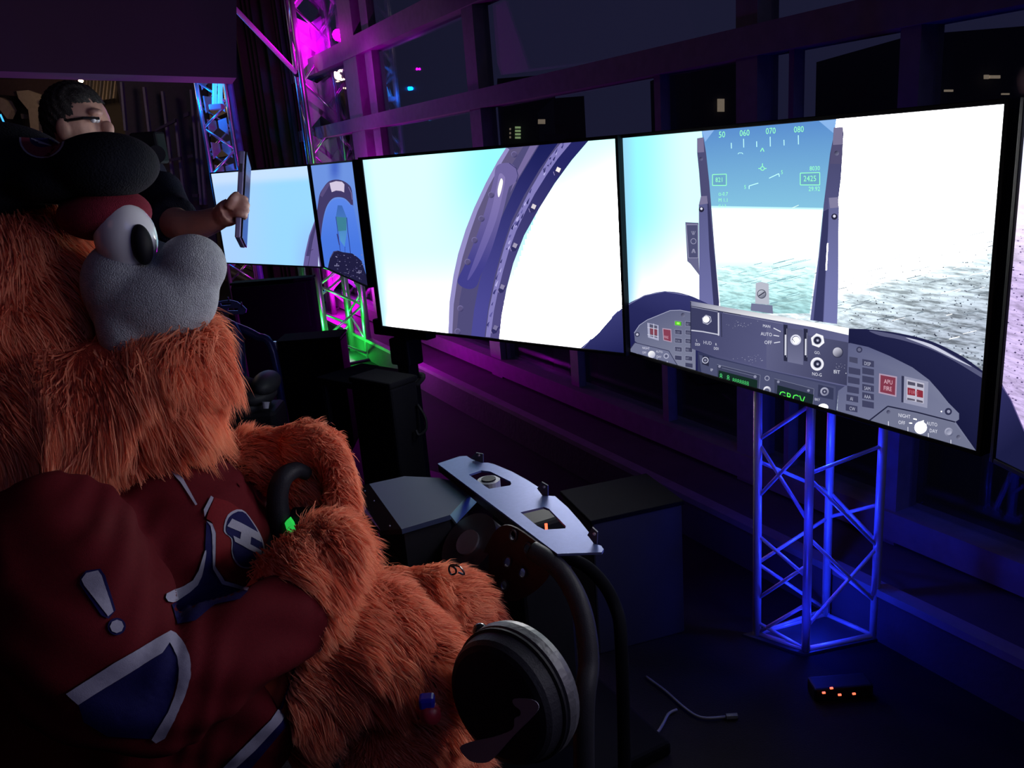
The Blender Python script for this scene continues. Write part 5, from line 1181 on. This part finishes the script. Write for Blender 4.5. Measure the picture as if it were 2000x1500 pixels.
mb = MB(); mb.box(D(530, 600, 5.58), .5, .01, .30, bev=.003); mb.build('front_panel', 'matte', t)
bt = thing('lit_floor_board', V((*D(490, 700, 6.2).xy, 0)), 'brown low board standing in for lit floor behind the far seat', 'board')
p = D(465, 700, 6.0); mb = MB(); mb.box(V((p.x, p.y, .18)), .9, .04, .36, bev=.004); mb.build('board', mat('lit_floor_reddish', (.28, .10, .09), .8), bt)  # added sheet whose reddish colour stands for lit floor
mb = MB(); mb.box(V((p.x, p.y - .01, .365)), .9, .06, .012); mb.build('edge_strip', 'beige', bt)
# far panel with cut-outs
fp = thing('cockpit_console', D(455, 602, 4.9), 'small pale blue panel with slots beyond the chin fur', 'panel')
plate('face_plate', 'steel', [(420, 590), (448, 586), (462, 589), (474, 597), (481, 604), (480, 611), (474, 614), (440, 614), (425, 605)], [[(430, 592), (452, 592), (450, 596), (432, 597)], [(446, 602), (465, 602), (464, 607), (444, 607)]], lambda x, y: D(x, y, 4.9), V((0, .012, 0)), fp)
for x, y in ((446, 588), (472, 598)):
    mb = MB(); mb.box(D(x, y - 3, 4.9), .006, .012, .03); mb.build('tab', 'dgrey', fp)
mb = MB(); q = D(450, 614, 4.95); mb.tube([V((q.x, q.y + .06, 0)), V((q.x, q.y + .06, q.z))], .03, 12); mb.build('post', 'black', fp)
fs_ = thing('tube_frame', V((*D(470, 800, 4.2).xy, 0)), 'bent dark blue tube frame behind the chin fur', 'frame')
blt = mat('blue_black_tube', (.03, .04, .14), .3, .3)
mb = MB(); mb.tube([D(430, 622, 4.3), D(456, 636, 4.3), D(500, 656, 4.3), D(534, 690, 4.3), V((*D(540, 740, 4.3).xy, .02))], .022, 12, 5); mb.build('tube', blt, fs_, True)
mb = MB(); mb.tube([D(452, 634, 4.25), D(466, 665, 4.25), D(470, 720, 4.25), V((*D(470, 800, 4.25).xy, .02))], .028, 12, 5); mb.build('tube', blt, fs_, True)
sm_ = thing('lounge_chair', V((*D(475, 790, 3.6).xy, 0)), 'dark bulky seat cushions in shadow left of the road case', 'seat')
for x, y, rx in ((455, 760, 50), (500, 770, 40), (470, 790, 60), (520, 748, 26)):
    mb = MB(); mb.ell(D(x, y, 3.6), rx * 3.6 / FPX, .12, .05, n=20, k=12); mb.build('cushion', 'curtain' if rx == 50 else 'blackm', sm_, True)
mb = MB(); q = D(480, 795, 3.6); mb.box(V((q.x, q.y, q.z / 2)), .3, .2, q.z, bev=.02); mb.build('seat_base', 'black', sm_)
cu_ = thing('cup', D(519, 792, 3.5), 'tiny pale cup on the dark seat', 'cup'); mb = MB(); mb.tube([D(519, 798, 3.5), D(519, 786, 3.5)], [.012, .016], 12); mb.build('cup_body', 'white', cu_); mb = MB(); mb.tube([D(519, 786.5, 3.5), D(519, 785, 3.5)], [.017, .017], 12); mb.build('rim', 'white', cu_)

# ------------------------------------------------------------------ man photographing with a tablet
mn = thing('person', V((*D(200, 500, 2.25).xy, 0)), 'dark haired man in a dark shirt standing behind, raising a tablet', 'person')
d = 2.25; gx = mn.location.xy.to_3d()
mb = MB()
hc_ = D(158, 248, d)
mb.ell(hc_, .075, .092, .105); mb.ell(hc_ + V((.030, -.02, -.055)), .055, .06, .05); mb.ell(hc_ + V((.084, -.03, -.012)), .018, .014, .022, n=12, k=8)
mb.ell(hc_ + V((.066, -.045, .03)), .02, .025, .012, n=10, k=6); mb.ell(hc_ + V((-.005, -.092, -.01)), .018, .012, .03, n=12, k=8); mb.ell(hc_ + V((.07, -.03, -.06)), .016, .02, .008, n=10, k=6)
sh = D(190, 385, d); hipm = V((sh.x + .0, sh.y + .02, .92))
mb.tube([hc_ + UP * -.06, V((sh.x, sh.y, sh.z + .10)), sh], [.055, .058, .08], 16, 4)
mb.tube([sh + V((-.17, .02, 0)), sh, sh + V((.14, 0, .01))], [.065, .12, .065], 20, 4)
mb.tube([sh, sh - UP * .2, hipm + UP * .12, hipm], [.14, .15, .13, .14], 20, 4)
for s_ in (-1, 1):
    h0 = hipm + V((.09 * s_, 0, -.02)); kn = V((h0.x + .01 * s_, h0.y - .02, .50)); an = V((h0.x + .02 * s_, h0.y + .02, .08))
    mb.tube([h0, kn, an], [.085, .058, .04], 16, 5); mb.tube([an - UP * .03, an + V((.02, -.14, -.045))], [.045, .035], 12, 3)
ra = sh + V((.16, -.02, -.0)); el = D(352, 440, 2.12); wr = D(432, 424, 2.05)
mb.tube([ra, ra.lerp(el, .5) + UP * -.02, el, el.lerp(wr, .5) + UP * -.008, wr], [.055, .048, .040, .036, .027], 16, 5)
hd = D(452, 412, 2.03)
mb.tube([wr, D(442, 418, 2.04), hd], [.027, .032, .033], 14, 4)
for k, (y, tx) in enumerate(((386, 479), (397, 482), (408, 481), (419, 478))):
    mb.tube([D(450, 408 + k * 3, 2.03), D(464, y, 2.01 - .0 * k), D(tx, y + 2, 2.015), D(tx - 1, y + 6, 2.04), D(470, y + 7, 2.055)], [.010, .0072, .0070, .0066, .006], 10, 4)
mb.tube([D(447, 405, 2.01), D(455, 388, 2.0), D(464, 378, 2.01)], [.014, .011, .008], 10, 4)
la = sh + V((-.2, 0, -.02)); mb.tube([la, la + V((-.05, -.02, -.28)), la + V((.05, -.16, -.48))], [.055, .042, .03], 14, 4)
lh = la + V((.05, -.16, -.48)); mb.tube([lh, lh + V((.03, -.05, -.05))], [.03, .034], 12, 3)
for k in range(4): mb.tube([lh + V((.02 + .012 * k, -.05, -.05)), lh + V((.03 + .014 * k, -.08, -.09)), lh + V((.03 + .012 * k, -.07, -.13))], [.012, .0095, .007], 8, 3)
mb.tube([lh + V((0, -.04, -.02)), lh + V((-.01, -.08, -.05))], [.012, .008], 8, 3)
mm = remeshed(mb, .0036, 2, 'body'); link('body', mm, 'skin', mn)
mb = MB(); mb.ell(hc_ + V((-.012, .005, .022)), .083, .099, .098, n=32, k=20); mb.ell(hc_ + V((-.03, .02, -.02)), .072, .09, .085)
hm = remeshed(mb, .006, 4, 'hair')
bm = bmesh.new(); bm.from_mesh(hm)
dele = [v for v in bm.verts if (v.co.x - hc_.x) > .028 - (0 if v.co.z < hc_.z + .06 else .2) and v.co.z < hc_.z + .055]
bmesh.ops.delete(bm, geom=dele, context='VERTS'); bm.to_mesh(hm); bm.free()
for v in hm.vertices: v.co += v.normal * (.004 * math.sin(v.co.x * 300 + v.co.z * 210) * math.sin(v.co.y * 260))
link('hair', hm, 'hair', mn)
for s_ in (-.052, .0):
    mb = MB(); mb.ell(hc_ + V((.067, -.045 + s_ * .4, .012)), .009, n=10, k=8); mb.build('eye', 'eyewhite', mn, True)
mb = MB(); mb.tube([hc_ + V((-.0, -.092, .012)), hc_ + V((.05, -.085, .016)), hc_ + V((.082, -.062, .014))], .004, 6); mb.build('glasses', 'gloss', mn)
mb = MB()
mb.tube([sh + V((-.19, .02, 0)), sh + UP * .03, sh + V((.17, -.01, .0))], [.085, .135, .085], 24, 4)
mb.tube([sh, sh - UP * .2, hipm + UP * .08, hipm - UP * .04], [.16, .172, .155, .165], 24, 4)
mb.tube([ra, ra.lerp(el, .45) + UP * -.02, ra.lerp(el, .86)], [.082, .07, .062], 18, 4); mb.tube([la, la + V((-.03, -.01, -.17))], [.08, .066], 16, 3)
link('shirt', remeshed(mb, .01, 6, 'shirt'), 'shirt', mn)
mb = MB()
for s_ in (-1, 1):
    h0 = hipm + V((.09 * s_, 0, -.02)); kn = V((h0.x + .01 * s_, h0.y - .02, .50)); an = V((h0.x + .02 * s_, h0.y + .02, .12)); mb.tube([h0, kn, an], [.105, .075, .06], 16, 5)
mb.tube([hipm + UP * .06, hipm - UP * .05], [.155, .16], 16, 3)
link('trousers', remeshed(mb, .012, 6, 'trousers'), 'shirt', mn)
mb = MB()
for s_ in (-1, 1):
    an = V((hipm.x + .11 * s_, hipm.y + .02, .05)); mb.ell(an + V((.01, -.07, 0)), .05, .14, .05)
link('shoes', remeshed(mb, .01, 4, 'shoes'), 'black', mn)
tb = thing('tablet', D(468, 380, 2.03), 'slim tablet held upright edge-on by the raised hand', 'tablet')
T0, T1 = D(474, 297, 2.03), D(465, 466, 2.03); tz = (T0 - T1).normalized(); tx = V((-.21, 1, 0)).normalized(); tx = (tx - tz * tx.dot(tz)).normalized(); ty = tz.cross(tx)
mb = MB(); mb.box((T0 + T1) / 2 + tx * .07, .17, .014, (T0 - T1).length, X=tx, Y=ty, Z=tz, bev=.003); mb.build('back_shell', 'tablet', tb)
mb = MB(); mb.box((T0 + T1) / 2 + tx * .07 - ty * .009, .168, .004, (T0 - T1).length * .99, X=tx, Y=ty, Z=tz, bev=.001); mb.build('front_glass', 'gloss', tb)
mb = MB(); mb.box(T0.lerp(T1, .2) - tx * .016, .004, .005, .02, X=tx, Y=ty, Z=tz); mb.build('button', 'dgrey', tb)
cmr = thing('camera', D(292, 290, 2.0), 'small black boxy device beside the bulging cap', 'camera')
mb = MB(); mb.box(D(292, 290, 2.0), .065, .06, .075, bev=.006); mb.build('device_body', 'black', cmr)  # plain boxy device, its use left open
mb = MB(); mb.tube([D(300, 300, 1.97), D(306, 301, 1.93)], .02, 18); mb.build('device_nub', 'gloss', cmr)

# ------------------------------------------------------------------ city lights beyond the glass
def building(cx, cy, depth, wpx, ytop, label, wins):
    p = D(cx, cy, depth); t = thing('building', V((p.x, p.y + 4, -8)), label, 'building'); wd = wpx * depth / FPX; ht = D(cx, ytop, depth).z
    mb = MB(); mb.box(V((p.x, p.y + 4, (ht - 8) / 2)), wd, 8, ht + 8); mb.build('wall', 'bld', t)
    for x0, y0, x1, y1, m in wins:
        P = [D(x, y, depth - .06) for x, y in ((x0, y0), (x1, y0), (x1, y1), (x0, y1))]; mb = MB(); mb.prism(P, V((0, .08, 0))); mb.build('window', m, t)
    return t
building(1030, 200, 34, 110, 150, 'dark building with a stack of green lit windows beyond the glass', [(1006, 247 + k * 6.6, 1017, 251 + k * 6.6, 'winlit') for k in range(4)] + [(995, 250 + k * 8, 998, 254 + k * 8, 'winwarm') for k in range(3)])
building(1112, 215, 22, 60, 190, 'dark building with a warm lit strip window near the green one', [(1051, 233, 1065, 242, 'winwarm'), (1080, 240, 1102, 242, 'bld'), (1064, 262, 1104, 276, 'bld')])
building(1395, 180, 30, 90, 120, 'dark building with a single beige lit window above the head-up display', [(1402, 193, 1415, 218, 'winwarm')])
building(1900, 100, 26, 240, 60, 'dark building at right with tiny warm lights', [(1924, 146, 1932, 154, 'winwarm'), (1934, 147, 1954, 153, 'winwarm'), (1822, 177, 1824, 180, 'winwarm'), (1846, 175, 1862, 179, 'winwarm'), (1958, 182, 1972, 185, 'winwarm')])
building(650, 200, 40, 60, 150, 'dark building behind the magenta truss with one bright window', [(636, 221, 641, 228, 'ledw')])
gr_ = MB(); gr_.box((0, 30, -8.2), 160, 120, .3); tag(gr_.build('ground', 'bld'), 'dark street far below the windows', kind='structure')


# alike things share a group
GROUPS = {'monitor': 'simulator monitors', 'ceiling_lamp': 'lamps under the far ceiling', 'lighting_truss': 'coloured lighting trusses', 'building': 'dark buildings beyond the glass',
          'road_case': 'black cases of the far station', 'equipment_case': 'black cases of the near station', 'floor_cable': 'loose cables on the floor', 'curved_tube': 'black curved tubes by the panel', 'truss_shroud': 'sheet metal columns inside the trusses'}
for o in sc.objects:
    b = o.name.split('.')[0]
    if o.parent is None and b in GROUPS and o.get('label'): o['group'] = GROUPS[b]
